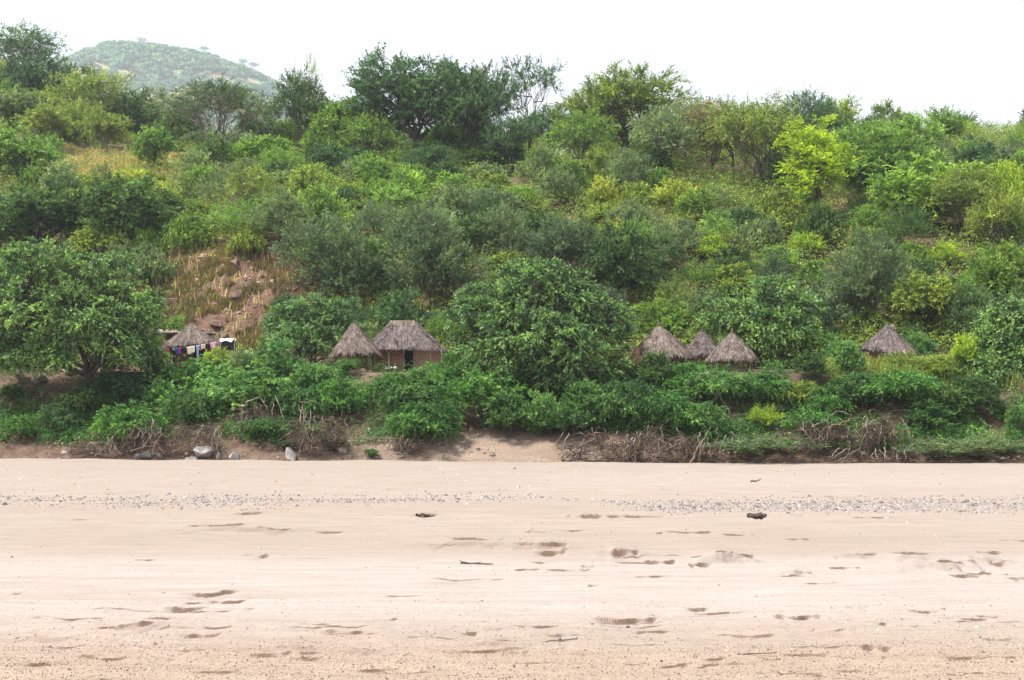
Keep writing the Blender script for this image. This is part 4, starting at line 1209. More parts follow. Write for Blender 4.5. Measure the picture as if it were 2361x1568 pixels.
# rubble and soil clods along the foot of the bank
rk = np.random.default_rng(77)
n = 2600; x = rk.uniform(-42, 38, n); d = rk.uniform(0.2, 6, n); y = foot(x) + d
k = rk.uniform(0, 1, n) < .15 + .8 * (fbm(x / 2, y / 1.5, 2, 78) > .05); x, y = x[k], y[k]
mb = MB(); facet_stones(mb, np.stack([x, y, ground(x, y)], -1), rk.gamma(2, .035, len(x)) + .02, rk, .6, 5)
g = mb.build('rubble', stone_mat('rubble', [(0, (0.1, 0.07, 0.055)), (.6, (0.22, 0.16, 0.13)), (1, (0.4, 0.35, 0.33))])); tag(g, 'small stones and clods strewn over the foot of the bank', None, None, 'stuff')
n = 2200; x = rk.normal(-26, 7, n); y = rk.uniform(118, 150, n)
mb = MB(); facet_stones(mb, np.stack([x, y, ground(x, y)], -1), rk.gamma(2, .06, len(x)) + .03, rk, .6, 5)
g = mb.build('scree', stone_mat('scree', [(0, (0.12, 0.07, 0.055)), (.6, (0.3, 0.18, 0.14)), (1, (0.45, 0.33, 0.28))])); tag(g, 'reddish scree on the bare slope behind the left hut', None, None, 'stuff')

# ------------------------------------------------------------------ far wood on the distant hill and a few flat-topped trees on its crest
rw = np.random.default_rng(88)
n = 9500; x = rw.uniform(-1000, -240, n); y = rw.uniform(1900, 2400, n)
k = (np.abs(x / y) < .45) & ((fbm(x / 38, y / 38, 4, 89) > -.16) | (farz(x, y) > 520) & (rw.uniform(0, 1, n) < .6)); x, y = x[k], y[k]; z = farz(x, y)
nn = len(x); kl = 40
r = rw.uniform(5.0, 11, nn)
dv = norm(rw.normal(0, 1, (nn, kl, 3))); dv[..., 2] = np.abs(dv[..., 2]) * 1.0
Pc = np.stack([x, y, z + r * .35], -1)[:, None] + dv * (r[:, None, None] * rw.uniform(.5, 1, (nn, kl, 1))) * np.array([1, 1, .75])
a = norm(np.cross(dv, rw.normal(0, 1, (nn, kl, 3)))) * rw.uniform(1.2, 2.6, (nn, kl, 1)); b_ = norm(np.cross(dv + rw.normal(0, .4, (nn, kl, 3)), a)) * rw.uniform(.9, 2.0, (nn, kl, 1))
V = np.stack([Pc - a, Pc + b_, Pc + a, Pc - b_], 2).reshape(-1, 3)
mb = MB(); mb.add(V, np.arange(nn * kl * 4).reshape(-1, 4), None, np.repeat(rw.uniform(0, 1, nn), kl))
g = mb.build('far_wood', leaf_mat('leaf_far_wood', (0.085, 0.15, 0.085), (0.045, 0.085, 0.055))); tag(g, 'scattered bluish woodland on the distant hill', None, None, 'stuff')
for px, w, h, lab in ((615 - 30, 26, 20, 'flat-topped tree on the right shoulder of the distant hill'), (560, 22, 17, 'second flat-topped tree along the falling crest of the distant hill'),
                      (470, 26, 14, 'small flat tree on the crest of the distant hill just right of its top'), (325, 26, 12, 'low spreading tree on the very top of the distant hill')):
    u = ray(px, 200)[0]; Ys = np.linspace(1870, 2540, 300); el = (farz(u * Ys, Ys) - CZ) / Ys; Y = Ys[int(np.argmax(el))]
    b = np.array([u * Y, Y, float(farz(u * Y, Y)) - .3]); s = Y / F
    o = place('flat', 'blue', b, w * s, (h + 10) * s, px / 40.0, lab, 'tree')
# ------------------------------------------------------------------ thatched roofs
def roof_surface(a, b, rl, zt, zb, bulge=0.05, sweep=0.0):
    """returns f(theta, t): t 0 at the ridge, 1 at the eave"""
    def f(th, t):
        c, s_ = np.cos(th), np.sin(th)
        ex, ey = a * np.sign(c) * np.abs(c) ** (0.75 if rl > 0 else 1), b * np.sign(s_) * np.abs(s_) ** (0.75 if rl > 0 else 1)
        tx, ty = np.clip(ex, -rl, rl) * (1 if rl > 0 else 0), 0 * c
        r0 = 0.05
        x = tx + (ex - tx) * (r0 + (1 - r0) * t) + sweep * t * (1 - t)
        y = ty + (ey - ty) * (r0 + (1 - r0) * t)
        z = zt + (zb - zt) * (t - bulge * np.sin(t * math.pi))
        return np.stack([x, y, z], -1)
    return f
def thatch(name, f, parent, rng, n, drop=.22, ragged=.25, mat=THATCH, hole=None, width=.035, sagf=None):
    nt_, nu = 14, 72
    th, t = np.meshgrid(np.linspace(0, 2 * math.pi, nu, endpoint=False), np.linspace(0, 1, nt_))
    V = f(th, t); V[..., 2] -= .04
    V[..., 2] += .05 * vn(th * 5, t * 7, 9)
    if sagf is not None: V[..., 2] += sagf(th) * t
    i = np.arange(nt_ - 1)[:, None] * nu; j = np.arange(nu)[None]
    Q = np.stack([i + j, i + (j + 1) % nu, i + nu + (j + 1) % nu, i + nu + j], -1).reshape(-1, 4)
    keep = np.ones(len(Q), bool)
    if hole:
        tc = (np.arange(nt_ - 1)[:, None] + .5) / nt_ + 0 * j; hc = (j + .5) / nu * 6.283 + 0 * i
        keep = ~((np.abs(tc - hole[1]) < hole[3]) & (np.abs(hc - hole[0]) < hole[2])).reshape(-1)
    mb = MB(); mb.add(V.reshape(-1, 3), Q[keep], None, rng.uniform(.3, .6, keep.sum()))
    # straw strands
    th = rng.uniform(0, 2 * math.pi, n); t0 = rng.uniform(-.02, .96, n) ** .8
    ln = rng.uniform(.10, .30, n)
    t0[:n // 5] = rng.uniform(.78, .95, n // 5); ln[:n // 5] = 1.0 - t0[:n // 5] + rng.uniform(-.02, ragged, n // 5) * (1 + .8 * vn(th[:n // 5] * 9, th[:n // 5] * 0, 4))
    t1 = np.minimum(t0 + ln, 1 + ragged)
    if hole:
        tm = (t0 + t1) / 2; k = ~((np.abs(tm - hole[1]) < hole[3] * 1.2) & (np.abs(th - hole[0]) < hole[2]))
        th, t0, t1 = th[k], t0[k], t1[k]; n = len(th)
    def pt(t, lift):
        tc = np.clip(t, 0, 1); P = f(th, tc); Pd = f(th, np.clip(tc, 0, .97) + .03) - f(th, np.clip(tc, 0, .97)); Pd = norm(Pd)
        over = np.maximum(t - 1, 0)[:, None]
        P = P + Pd * over * 2.2; P[:, 2] -= over[:, 0] * drop * 2
        if sagf is not None: P[:, 2] += sagf(th) * tc
        P[:, 2] += lift; return P
    l0 = rng.uniform(.0, .03, n)
    A = pt(np.clip(t0, 0, 1), l0); M = pt((t0 + t1) / 2, l0 + .015); B = pt(t1, l0 + rng.uniform(.0, .05, n))
    A += rng.normal(0, .012, A.shape); B += rng.normal(0, .03, B.shape)
    side = norm(np.cross(B - A, np.array([0, 0, 1.0]) + rng.normal(0, .25, (n, 3)))) * width * rng.uniform(.4, 1, (n, 1))
    V = np.stack([A - side * .7, A + side * .7, M + side, M - side, B + side * .35, B - side * .35], 1).reshape(-1, 3)
    k = np.arange(n)[:, None] * 6
    Q = np.concatenate([k + [0, 1, 2, 3], k + [3, 2, 4, 5]])
    mb.add(V, Q, None, np.tile(np.clip(rng.normal(.5, .3, n) + .25 * vn(th * 6, t0 * 3, 8), 0, 1), 2))
    return mb.build(name, mat, parent)

def wall_arc(rx, ry, h, a0, a1, rng, thick=.12, mat=MUD2, name='wall', parent=None, sq=1.0):
    n = max(4, int((a1 - a0) / .12)); th = np.linspace(a0, a1, n)
    c, s_ = np.cos(th), np.sin(th)
    e = np.stack([np.sign(c) * np.abs(c) ** sq, np.sign(s_) * np.abs(s_) ** sq], -1)
    m = 7; z = np.linspace(-.3, h, m)
    def sheet(rx, ry):
        P = np.stack([np.broadcast_to(e[:, 0] * rx, (m, n)), np.broadcast_to(e[:, 1] * ry, (m, n)), np.broadcast_to(z[:, None], (m, n))], -1).copy()
        P[..., :2] *= (1 + .02 * fbm(th[None] * 4, z[:, None] * 3, 2, 6))[..., None]; return P
    O, I = sheet(rx, ry), sheet(rx - thick, ry - thick)
    mb = MB(); i = np.arange(m - 1)[:, None] * n; j = np.arange(n - 1)[None]
    Q = np.stack([i + j, i + j + 1, i + n + j + 1, i + n + j], -1).reshape(-1, 4)
    mb.add(O.reshape(-1, 3), Q, None, .5); mb.add(I.reshape(-1, 3), Q[:, ::-1], None, .3)
    for kk in (0, n - 1):
        V = np.concatenate([O[:, kk], I[:, kk]]); q = np.array([[a, a + 1, m + a + 1, m + a] for a in range(m - 1)])
        if kk == 0: q = q[:, ::-1]
        mb.add(V, q, None, .4)
    mb.add(np.concatenate([O[-1], I[-1]]), [[a, a + 1, n + a + 1, n + a] for a in range(n - 1)], None, .5)
    return mb.build(name, mat, parent, True)

def pole(par, name, p0, p1, r, mat, rng, wob=.02):
    mb = MB(); tube(mb, path(p0, p1, 6, rng, wob), np.linspace(r, r * .8, 6), 7, rng.uniform(.3, .7)); return mb.build(name, mat, par, True)

def peak(par, z, rng, h=.35, x=0, mat=THATCH):
    mb = MB()
    for k in range(26):
        a = rng.uniform(0, 6.28); r = rng.uniform(.02, .09)
        tube(mb, np.array([[x + r * 1.6 * math.cos(a), r * 1.6 * math.sin(a), z - .18], [x + r * .5 * math.cos(a), r * .5 * math.sin(a), z + h * .35], [x + r * math.cos(a), r * math.sin(a), z + h * rng.uniform(.6, 1)]]), [.022, .02, .01], 4, rng.uniform(.1, .9))
    mb.build('roof_peak', mat, par)

def round_hut(label, apex, eaveL, eaveR, y_eave, Y, seed, wall_h=None, wall_f=.62, gaps=((4.4, 5.0),), mat=THATCH, wmat=MUD2, posts=0, n=3800, hole=None, pk=.35, bulge=.05, ragged=.18, sag=None, name='thatched_hut', postr=None):
    rng = np.random.default_rng(seed)
    cx = (eaveL + eaveR) / 2
    b = at(cx, y_eave, Y); zg = float(ground(b[0], Y))
    s = Y / F; Rr = (eaveR - eaveL) * s / 2
    zt = at(apex[0], apex[1], Y)[2] - zg
    zb = at(cx, y_eave, Y)[2] - zg + .10
    o = empty(name, (b[0], Y, zg), 0, label, 'hut', 'thatched huts of the riverside village')
    ox = (apex[0] - cx) * s
    f0 = roof_surface(Rr, Rr, 0, zt, zb, bulge)
    def f(th, t):
        P = f0(th, t); P[..., 0] += ox * (1 - t); return P
    thatch('thatch_roof', f, o, rng, n, .3, ragged, mat, hole, .035, sag)
    if pk: peak(o, zt, rng, pk, ox, mat)
    Rw = Rr * wall_f; hw = zb + (zt - zb) * (1 - wall_f) * .75
    if wall_h is not False:
        edges = sorted(gaps); a = edges[-1][1] - 2 * math.pi
        for g0, g1 in edges:
            wall_arc(Rw, Rw, hw, a, g0, rng, .14, wmat, 'wall', o); a = g1
    if posts:
        Rp = Rr * (postr or .84)
        for k in range(posts):
            a = 2 * math.pi * (k + .25) / posts + rng.normal(0, .06)
            q = np.array([Rp * math.cos(a), Rp * math.sin(a), 0])
            top = f(np.array([a]), np.array([.8]))[0]; 
            pole(o, 'post', q - [0, 0, .3], np.array([q[0] * .98, q[1] * .98, top[2] - .05]), .055, POLE, rng, .015)
    return o, Rr, zt, zb

hA, RA, ztA, zbA = round_hut('round thatched hut behind the line of laundry on the left', (440, 745), 374, 502, 797, 118.5, 201, wall_f=.72, gaps=((3.95, 4.12), (4.86, 5.75)), posts=8, mat=THATCH, n=4200, pk=.12, bulge=-.04, sag=lambda th: -.18 * np.clip(-np.cos(th), 0, 1) + .25 * np.clip(np.cos(th), 0, 1))
hB, _, _, _ = round_hut('open-sided conical thatched shelter standing on bare posts', (815, 745), 763, 873, 812, 114.5, 202, wall_h=False, posts=7, n=4200, pk=.18, bulge=.02, ragged=.22, name='thatched_shelter', sag=lambda th: -.30 * np.clip(-np.cos(th), 0, 1) ** 3)
hD, _, _, _ = round_hut('biggest round thatched hut, leftmost of the three by the giant tree', (1519, 753), 1460, 1600, 822, 110, 203, wall_f=.7, gaps=((4.2, 4.6),), posts=9, n=5000, pk=.42, bulge=.04, sag=lambda th: .15 * np.clip(-np.cos(th), 0, 1))
hE, _, _, _ = round_hut('small dark round thatched hut set back between two bigger huts', (1618, 765), 1574, 1664, 818, 116.5, 204, wall_f=.78, gaps=((4.9, 5.1),), mat=THATCH2, n=3000, pk=.25)
hF, _, _, _ = round_hut('round thatched hut with ragged eaves, rightmost of the three', (1688, 768), 1632, 1744, 828, 110.5, 205, wall_f=.7, gaps=((4.5, 4.55),), posts=9, n=4400, pk=.4)
hG, RG, ztG, zbG = round_hut('lone thatched hut with hole near its blunt peak on the right', (2047, 750), 1990, 2112, 814, 109.5, 206, wall_f=.74, gaps=((4.6, 4.9),), mat=THATCH2, n=4400, pk=0, hole=(5.15, .12, .33, .07), bulge=-.03, sag=lambda th: .45 * np.clip(-np.cos(th), 0, 1) ** 1.5)
# blunt peak: a short ridge cap
rng = np.random.default_rng(9)
mb = MB()
for k in range(60):
    x0 = rng.uniform(-.32, .32); a = rng.uniform(-1, 1)
    tube(mb, np.array([[x0, a * .05, ztG + .02], [x0 * 1.1, a * .3, ztG - .12], [x0 * 1.2, a * .5, ztG - .4]]), [.04, .035, .015], 4, rng.uniform(0, 1))
mb.build('roof_peak', THATCH2, hG)
o = hG; po = np.array(o.location)
mb = MB(); A = at(2082, 808, 107.4); B = at(2098, 832, 107.2)
tube(mb, np.array([A, (A + B) / 2, B]) - po, [.09, .1, .08], 6, .9); mb.build('eave_board', plain_mat('bare_board', (0.45, 0.36, 0.29)), o)
# straw bundle stuck in the roof of the small dark hut
mb = MB(); A = at(1604, 785, 114.6); po = np.array(hE.location)
for k in range(22):
    tube(mb, np.array([A, A + [rng.normal(0, .25), rng.normal(0, .1), -rng.uniform(.2, .7)]]) - po, [.03, .012], 4, rng.uniform(.5, 1))
mb.build('loose_straw', THATCH, hE)

# rectangular house with hipped thatch
def long_hut():
    rng = np.random.default_rng(210); Y = 117.0; s = Y / F
    c = at(938, 800, Y); zg = float(ground(c[0], Y))
    o = empty('thatched_hut', (c[0], Y, zg), 0, 'rectangular mud hut with long hipped thatched roof and black doorway', 'hut', 'thatched huts of the riverside village')
    zt = at(930, 741, Y)[2] - zg; zb = at(938, 806, Y - 1.6)[2] - zg + .08
    a = 93 * s; rl = 25 * s; b = 2.3
    f0 = roof_surface(a, b, rl, zt, zb, -.01)
    def f(th, t):
        P = f0(th, t); P[..., 0] += -.30 * (1 - t); P[..., 2] -= .12 * t * np.cos(th); return P
    thatch('thatch_roof', f, o, rng, 7500, .3, .10, THATCH2, None, .04)
    mb = MB()
    for k in range(150):
        x0 = rng.uniform(-rl - .15, rl + .1) - .3; q = rng.choice([-1, 1])
        tube(mb, np.array([[x0, 0, zt + .05], [x0 + rng.normal(0, .03), q * .22, zt - .07], [x0 + rng.normal(0, .05), q * .5, zt - .42]]), [.04, .035, .012], 4, rng.uniform(.2, 1))
    mb.build('ridge_cap', THATCH, o)
    # front wall in two pieces beside the doorway, side and back walls
    hw = zb + .25; x0, x1 = -2.75, 2.85; yf, yb = -1.55, 1.45
    dx0, dx1 = (935 - 938) * s + .02, (957 - 938) * s
    def slab(xa, xb, ya, yb_, nm='wall', mt=MUD, r=.5):
        n = max(3, int(max(abs(xb - xa), abs(yb_ - ya)) / .25)); m = 7
        t = np.linspace(0, 1, n); z = np.linspace(-.3, hw, m)
        O = np.stack([np.broadcast_to(xa + (xb - xa) * t, (m, n)), np.broadcast_to(ya + (yb_ - ya) * t, (m, n)), np.broadcast_to(z[:, None], (m, n))], -1).copy()
        nrm = np.array([(yb_ - ya), -(xb - xa), 0]); nrm = nrm / np.linalg.norm(nrm)
        O += nrm * (.03 * fbm(t[None] * 9 + xa, z[:, None] * 3, 2, 3))[..., None]
        I = O - nrm * .16
        mb = MB(); i = np.arange(m - 1)[:, None] * n; j = np.arange(n - 1)[None]
        Q = np.stack([i + j, i + j + 1, i + n + j + 1, i + n + j], -1).reshape(-1, 4)
        mb.add(O.reshape(-1, 3), Q, None, r); mb.add(I.reshape(-1, 3), Q[:, ::-1], None, .3)
        for kk in (0, n - 1):
            V = np.concatenate([O[:, kk], I[:, kk]]); mb.add(V, [[a, a + 1, m + a + 1, m + a] for a in range(m - 1)], None, .4)
        return mb.build(nm, mt, o, True)
    slab(x0, dx0, yf, yf); slab(dx1, x1, yf, yf, r=.75, mt=two_mat('pale_mud_plaster', (0.2, 0.125, 0.085), (0.32, 0.215, 0.155), 1.6))
    slab(x1, x1, yf, yb); slab(x0, x0, yb, yf); slab(x1, x0, yb, yb)
    for x in (dx0 - .03, dx1 + .03): pole(o, 'door_post', (x, yf - .06, -.2), (x, yf - .06, hw), .07, POLE, rng)
    for x in (-2.5, 2.1, 3.0): pole(o, 'post', (x, yf - .45, -.2), (x + .03, yf - .45, zb + .2), .05, POLE, rng)
    # forked eave post
    mb = MB(); q = np.array([(901 - 938) * s, yf - .4, 0])
    tube(mb, np.array([q + [.1, 0, -.2], q + [.02, 0, .6], q + [0, 0, 1.25]]), [.06, .06, .055], 6, .8)
    tube(mb, np.array([q + [0, 0, 1.2], q + [.22, 0, 1.75]]), [.045, .035], 5, .8); tube(mb, np.array([q + [0, 0, 1.2], q + [-.1, 0, 1.65]]), [.04, .03], 5, .8)
    mb.build('forked_post', POLE, o)
    return o, zg, Y, s
hC, zgC, YC, sC = long_hut()

rv = np.random.default_rng(222)
# mud lean-to at the left of the biggest round hut
Y = 108.3; p = at(1478, 842, Y); zg = float(ground(p[0], Y)); s = Y / F
o = empty('mud_wall', (p[0], Y, zg), 0, 'broken mud wall with dark gap at the left of the biggest round hut', 'wall')
h_ = at(1478, 800, Y)[2] - zg
for (xa, xb, hh, r) in ((-16, -4, 1.0, .7), (8, 26, .85, .4)):
    mb = MB(); box(mb, ((xa + xb) / 2 * s, 0, h_ * hh / 2 - .15), ((xb - xa) * s, .22, h_ * hh + .3), 0, r, rv.uniform(-.05, .05)); w = mb.build('wall', MUD, o)
mb = MB(); box(mb, (0.05, .05, h_ * .92), (.55, .12, .12), 0, .3); mb.build('lintel', DARKPOLE, o)
for x in (-17, -3, 9): pole(o, 'post', (x * s, -.16, -.3), (x * s + .04, -.16, h_ * 1.05), .04, POLE, rv)

# flat-roofed shed behind the left hut
Y = 122.5; c = at(428, 790, Y); zg = float(ground(c[0], Y)); s = Y / F
o = empty('shed', (c[0], Y, zg), 0, 'low flat-roofed shed with clutter on top behind the left hut', 'shed')
zr = at(428, 769, Y)[2] - zg
mb = MB()
for k in range(16):
    yy = -1.5 + k * .2; pts = np.array([[-2.45 + rv.normal(0, .1), yy, zr + rv.normal(0, .02)], [0, yy, zr + .04], [2.4 + rv.normal(0, .12), yy, zr + rv.normal(0, .02)]])
    tube(mb, pts, [.06, .07, .06], 5, rv.uniform(.2, 1))
box(mb, (0, 0, zr + .09), (4.6, 3.0, .05), 0, .8)
mb.build('flat_roof', POLE, o)
for k, (x, y) in enumerate(((-2.2, -1.3), (-.8, -1.35), (.9, -1.3), (2.15, -1.3), (-2.2, 1.3), (2.2, 1.3))): pole(o, 'post', (x, y, -.3), (x, y, zr), .06, DARKPOLE, rv)
mb = MB()
for k in range(12): box(mb, (2.05 + .02 * k % .05, -1.25 + k * .2, zr * .5), (.06, .17, zr * 1.1), 0, rv.uniform(.3, 1))
mb.build('side_boards', plain_mat('orange_boards', (0.45, 0.25, 0.12)), o)
mb = MB(); box(mb, (-.9, 1.2, zr * .5), (2.6, .12, zr), 0, .3); mb.build('back_wall', MUD2, o)
for k, (x, w, hh, m) in enumerate(((-2.0, .5, .2, ROCKG), (-1.3, .35, .22, PALEWOOD), (-.8, .4, .16, ROCKG), (2.0, .55, .22, PALEWOOD))):
    mb = MB(); rq = np.random.default_rng(300 + k)
    for q in range(7): box(mb, (x + rq.normal(0, w * .3), rq.normal(-.9, .15), zr + .14 + rq.uniform(0, hh * .6)), (w * rq.uniform(.3, .7), .25, hh * .5), rq.uniform(0, 1), rq.uniform(.3, 1), rq.normal(0, .2))
    ob = mb.build('roof_clutter', m, o)
# lean-to rack to the right: dark screen with a white cloth, and a tall pole
Y = 117; c = at(526, 806, Y); zg = float(ground(c[0], Y)); s = Y / F
o = empty('dark_screen', (c[0], Y, zg), 0, 'dark woven screen between two thin posts right of the laundry', 'screen')
t0 = at(526, 783, Y)[2] - zg; b0 = at(526, 805, Y)[2] - zg
mb = MB(); mb2 = []
for k in range(16): box(mb, ((-16 + k * 2.13) * s, rv.normal(0, .01), (t0 + b0) / 2 - .1), (2.0 * s, .04, t0 - b0 + .2), 0, rv.uniform(.2, .9))
mb.build('mat', plain_mat('dark_mat', (0.055, 0.045, 0.055)), o)
for x in (-17, 17.5): pole(o, 'post', (x * s, 0, -.3), (x * s, 0, t0 + .1), .04, POLE, rv)
mb = MB()
tt = np.linspace(0, 1, 26)
top = np.stack([(-19 + 37 * tt) * s, 0 * tt - .05, t0 + .08 + .03 * np.sin(tt * 17)], -1)
bot = top.copy(); bot[:, 1] -= .1; bot[:, 2] -= .12 + .16 * np.abs(np.sin(tt * 6.3 + .8)) + .05 * np.sin(tt * 19)
V = np.concatenate([top, bot, top + [0, .12, .02]]); k = np.arange(25)
mb.add(V, np.concatenate([np.stack([k, k + 1, k + 27, k + 26], -1), np.stack([k + 52, k + 53, k + 1, k], -1)]), None, .8)
cl = mb.build('cloth', plain_mat('off_white_cloth', (0.72, 0.68, 0.62), .9, .1), None, True); cl.location = (c[0], Y, zg)
tag(cl, 'off-white cloth draped along the top of the dark screen', 'cloth')
o = empty('pole', at(541, 806, 116.8), 0, 'tall thin crooked pole standing beside the dark screen', 'pole')
o.location.z = float(ground(o.location.x, 116.8)); po = np.array(o.location)
mb = MB(); P = np.array([at(542, 812, 116.8), at(541, 780, 116.8), at(539.5, 750, 116.8), at(541.5, 722, 116.8)]) - po; P[0, 2] = -.3
tube(mb, P, [.055, .05, .04, .025], 6, .8); mb.build('shaft', PALEWOOD, o)

# washing line
YL = 114.2
rl = np.random.default_rng(240)
knots = [(262, 801.5), (300, 801), (330, 802), (360, 802.5), (392, 803), (417, 802.2), (432, 800), (455, 796.5), (478, 792), (503, 787)]
o = empty('washing_line', at(400, 803, YL), 0, 'long string of a washing line stretched left of the hut', 'line')
po = np.array(o.location); o.location = po
mb = MB(); tube(mb, np.array([at(a, b, YL) for a, b in knots]) - po, .012, 4, .8); mb.build('cord', POLE, o)
for (px, nm) in ((262, 0), (392, 1), (503, 2)):
    q = at(px, np.interp(px, [k[0] for k in knots], [k[1] for k in knots]), YL); zg = float(ground(q[0], YL))
    mb = MB(); tube(mb, path((q[0], YL, zg - .3), (q[0] + .02, YL, q[2] + .12), 5, rl, .012) - po, .04, 6, .5); mb.build('post', DARKPOLE if px == 392 else POLE, o)
CL = [  # x0,x1,ytop,ybot, colour, name, label, skew
 (266,276,801.5,812,(0.10,0.035,0.015),'cloth','rust-brown cloth hanging in the shade at the left end of the washing line'),
 (281.5,293.5,801,809.5,(0.015,0.16,0.20),'cloth','small teal cloth hanging in the shade of the left tree'),
 (330,344.5,802.2,815,(0.015,0.04,0.14),'shirt','navy blue shirt hanging left of the maroon garment'),
 (345,353,802.5,817,(0.05,0.012,0.035),'garment','dark maroon garment on the washing line beside the navy shirt'),
 (353.5,358.7,802.6,818.5,(0.30,0.38,0.36),'trousers','narrow pale grey-green garment right of the maroon one'),
 (359.3,364.8,802.8,829,(0.42,0.20,0.05),'scarf','long ochre cloth hanging down from the washing line'),
 (366,370.6,803,812,(0.012,0.012,0.018),'garment','small black garment right of the long ochre cloth'),
 (371,376,803,812.5,(0.03,0.09,0.40),'garment','small bright blue garment between the black and pink ones'),
 (378,383.6,803,811,(0.62,0.25,0.42),'garment','small pink garment left of the orange one'),
 (384.5,389.6,803,811,(0.72,0.28,0.04),'garment','small orange garment on the washing line'),
 (392.8,397.6,803,811.5,(0.015,0.015,0.02),'garment','black garment left of the pale blue and patterned ones'),
 (398,403,802.8,809.5,(0.42,0.50,0.75),'garment','pale blue white garment beside the patterned blue shirt'),
 (403.3,412.2,802.5,815,(0.04,0.12,0.42),'shirt','patterned bright blue shirt in front of the hut wall'),
 (412.4,416.8,802.3,815.5,(0.60,0.05,0.25),'garment','magenta garment pressed against the patterned blue shirt'),
 (417,429.5,802.2,813.5,(0.020,0.022,0.035),'cloth','charcoal cloth left of the cream sheet'),
 (430.3,449.5,800,817,(0.72,0.66,0.52),'sheet','large cream sheet, the biggest cloth on the washing line'),
 (453.2,459.2,796.8,827,(0.24,0.38,0.78),'garment','long light blue garment hanging right of the cream sheet'),
 (459.6,463,795.8,808.5,(0.45,0.22,0.12),'garment','narrow tan garment between light blue and pale pink ones'),
 (463.6,473.8,795,806.5,(0.62,0.46,0.45),'towel','pale pink towel on the rising right part of the washing line'),
 (474.4,478.5,792.5,806,(0.012,0.016,0.05),'garment','dark navy garment right of the pale pink towel'),
 (485,498.5,789.5,803,(0.70,0.32,0.48),'towel','pink towel at the right end of the washing line')]
for k, (x0, x1, y0, y1, col, nm, lab) in enumerate(CL):
    rc = np.random.default_rng(260 + k); nu, nv = 9, 9
    u, v = np.meshgrid(np.linspace(0, 1, nu), np.linspace(0, 1, nv))
    yl = np.interp(x0 + (x1 - x0) * u, [q[0] for q in knots], [q[1] for q in knots])
    taper = 1 - .12 * v * rc.uniform(-.5, 1)
    if y1 - y0 > 22: taper = 1 - .45 * v
    X_ = (x0 + x1) / 2 + (x1 - x0) * (u - .5) * taper + rc.normal(0, .5) * v
    ph = rc.uniform(0, 6)
    Yp = yl + (y1 - y0) * v * (1 + .10 * np.sin(u * 5 + ph) + .06 * rc.normal())
    if 'shirt' in nm: Yp = np.where((v > .55) & ((u < .12) | (u > .88)), yl + (y1 - y0) * .5, Yp)
    P = np.array([at(a, b, YL - .03) for a, b in zip(X_.ravel(), Yp.ravel())])
    P[:, 1] += (.05 * np.sin(u * 11 + ph) * v + .03 * np.sin(u * 23 + v * 3)).ravel()
    org = P[0].copy(); mb = MB(); i = np.arange(nv - 1)[:, None] * nu; j = np.arange(nu - 1)[None]
    Q = np.stack([i + j, i + j + 1, i + nu + j + 1, i + nu + j], -1).reshape(-1, 4)
    mb.add(P - org, Q, None, rc.uniform(.35, .65, len(Q)) if 'pattern' not in lab else rc.uniform(0, 1, len(Q)))
    mt = plain_mat('fabric', col, .9, .15 if 'pattern' not in lab else .8, 14)
    ob = mb.build(nm, mt, None, True, org); sl = ob.modifiers.new('thick', 'SOLIDIFY'); sl.thickness = .012
    tag(ob, lab, 'laundry', 'laundry on the washing line')

# yard objects
def lump(label, name, px, py, Y, w, h, mat, seed, cat, nseg=10):
    rng = np.random.default_rng(seed); s = Y / F
    p = at(px, py, Y); zg = float(ground(p[0], Y)); 
    bm = bmesh.new(); bmesh.ops.create_uvsphere(bm, u_segments=14, v_segments=9, radius=1)
    for v in bm.verts:
        q = v.co
        k = 1 + .12 * rng.normal()
        v.co = (q.x * w * s * .5 * k, q.y * w * s * .4 * k, max(q.z, -.75) * h * s * .5 * k + h * s * .4)
    me = bpy.data.meshes.new(name); bm.to_mesh(me); bm.free(); me.materials.append(mat); me.shade_smooth()
    a = me.attributes.new('rnd', 'FLOAT', 'FACE'); a.data.foreach_set('value', rng.uniform(.4, .6, len(me.polygons)).astype(np.float32))
    o = bpy.data.objects.new(name, me); C.objects.link(o); o.location = (float(p[0]), Y, float(p[2]))
    return tag(o, label, cat)
lump('white rounded bundle lying before the rectangular hut wall', 'bundle', 911, 851, 113.2, 7, 7, plain_mat('white_bundle', (0.75, 0.76, 0.78), .7, .05), 1, 'bundle')
lump('small white ball-like bundle on the dark grey heap', 'bundle', 903.5, 849, 113.2, 4.5, 4, plain_mat('white_bundle2', (0.72, 0.73, 0.75), .7, .05), 2, 'bundle')
lump('dark grey flat heap beside the white bundle in the yard', 'heap', 895, 853.5, 113.3, 17, 7, plain_mat('grey_heap', (0.14, 0.14, 0.15)), 3, 'heap')
lump('white stone-like bundle under the left riverside tree', 'bundle', 300, 846.5, 112, 6, 3.5, plain_mat('white_b3', (0.7, 0.68, 0.62), .7, .05), 4, 'bundle')
lump('dark blue pots heaped under the left riverside tree', 'pot_heap', 274, 851, 111.8, 16, 6, plain_mat('dark_blue', (0.05, 0.06, 0.13), .4, .3), 5, 'pots')
lump('tan sack on the ground right below the left tree', 'sack', 290, 850.5, 111.7, 14, 6, plain_mat('tan_sack', (0.42, 0.27, 0.2)), 6, 'sack')
lump('reddish clay pot between the posts of the open shelter', 'clay_pot', 776, 850, 113.0, 9, 14, plain_mat('clay', (0.2, 0.09, 0.065)), 7, 'pot')
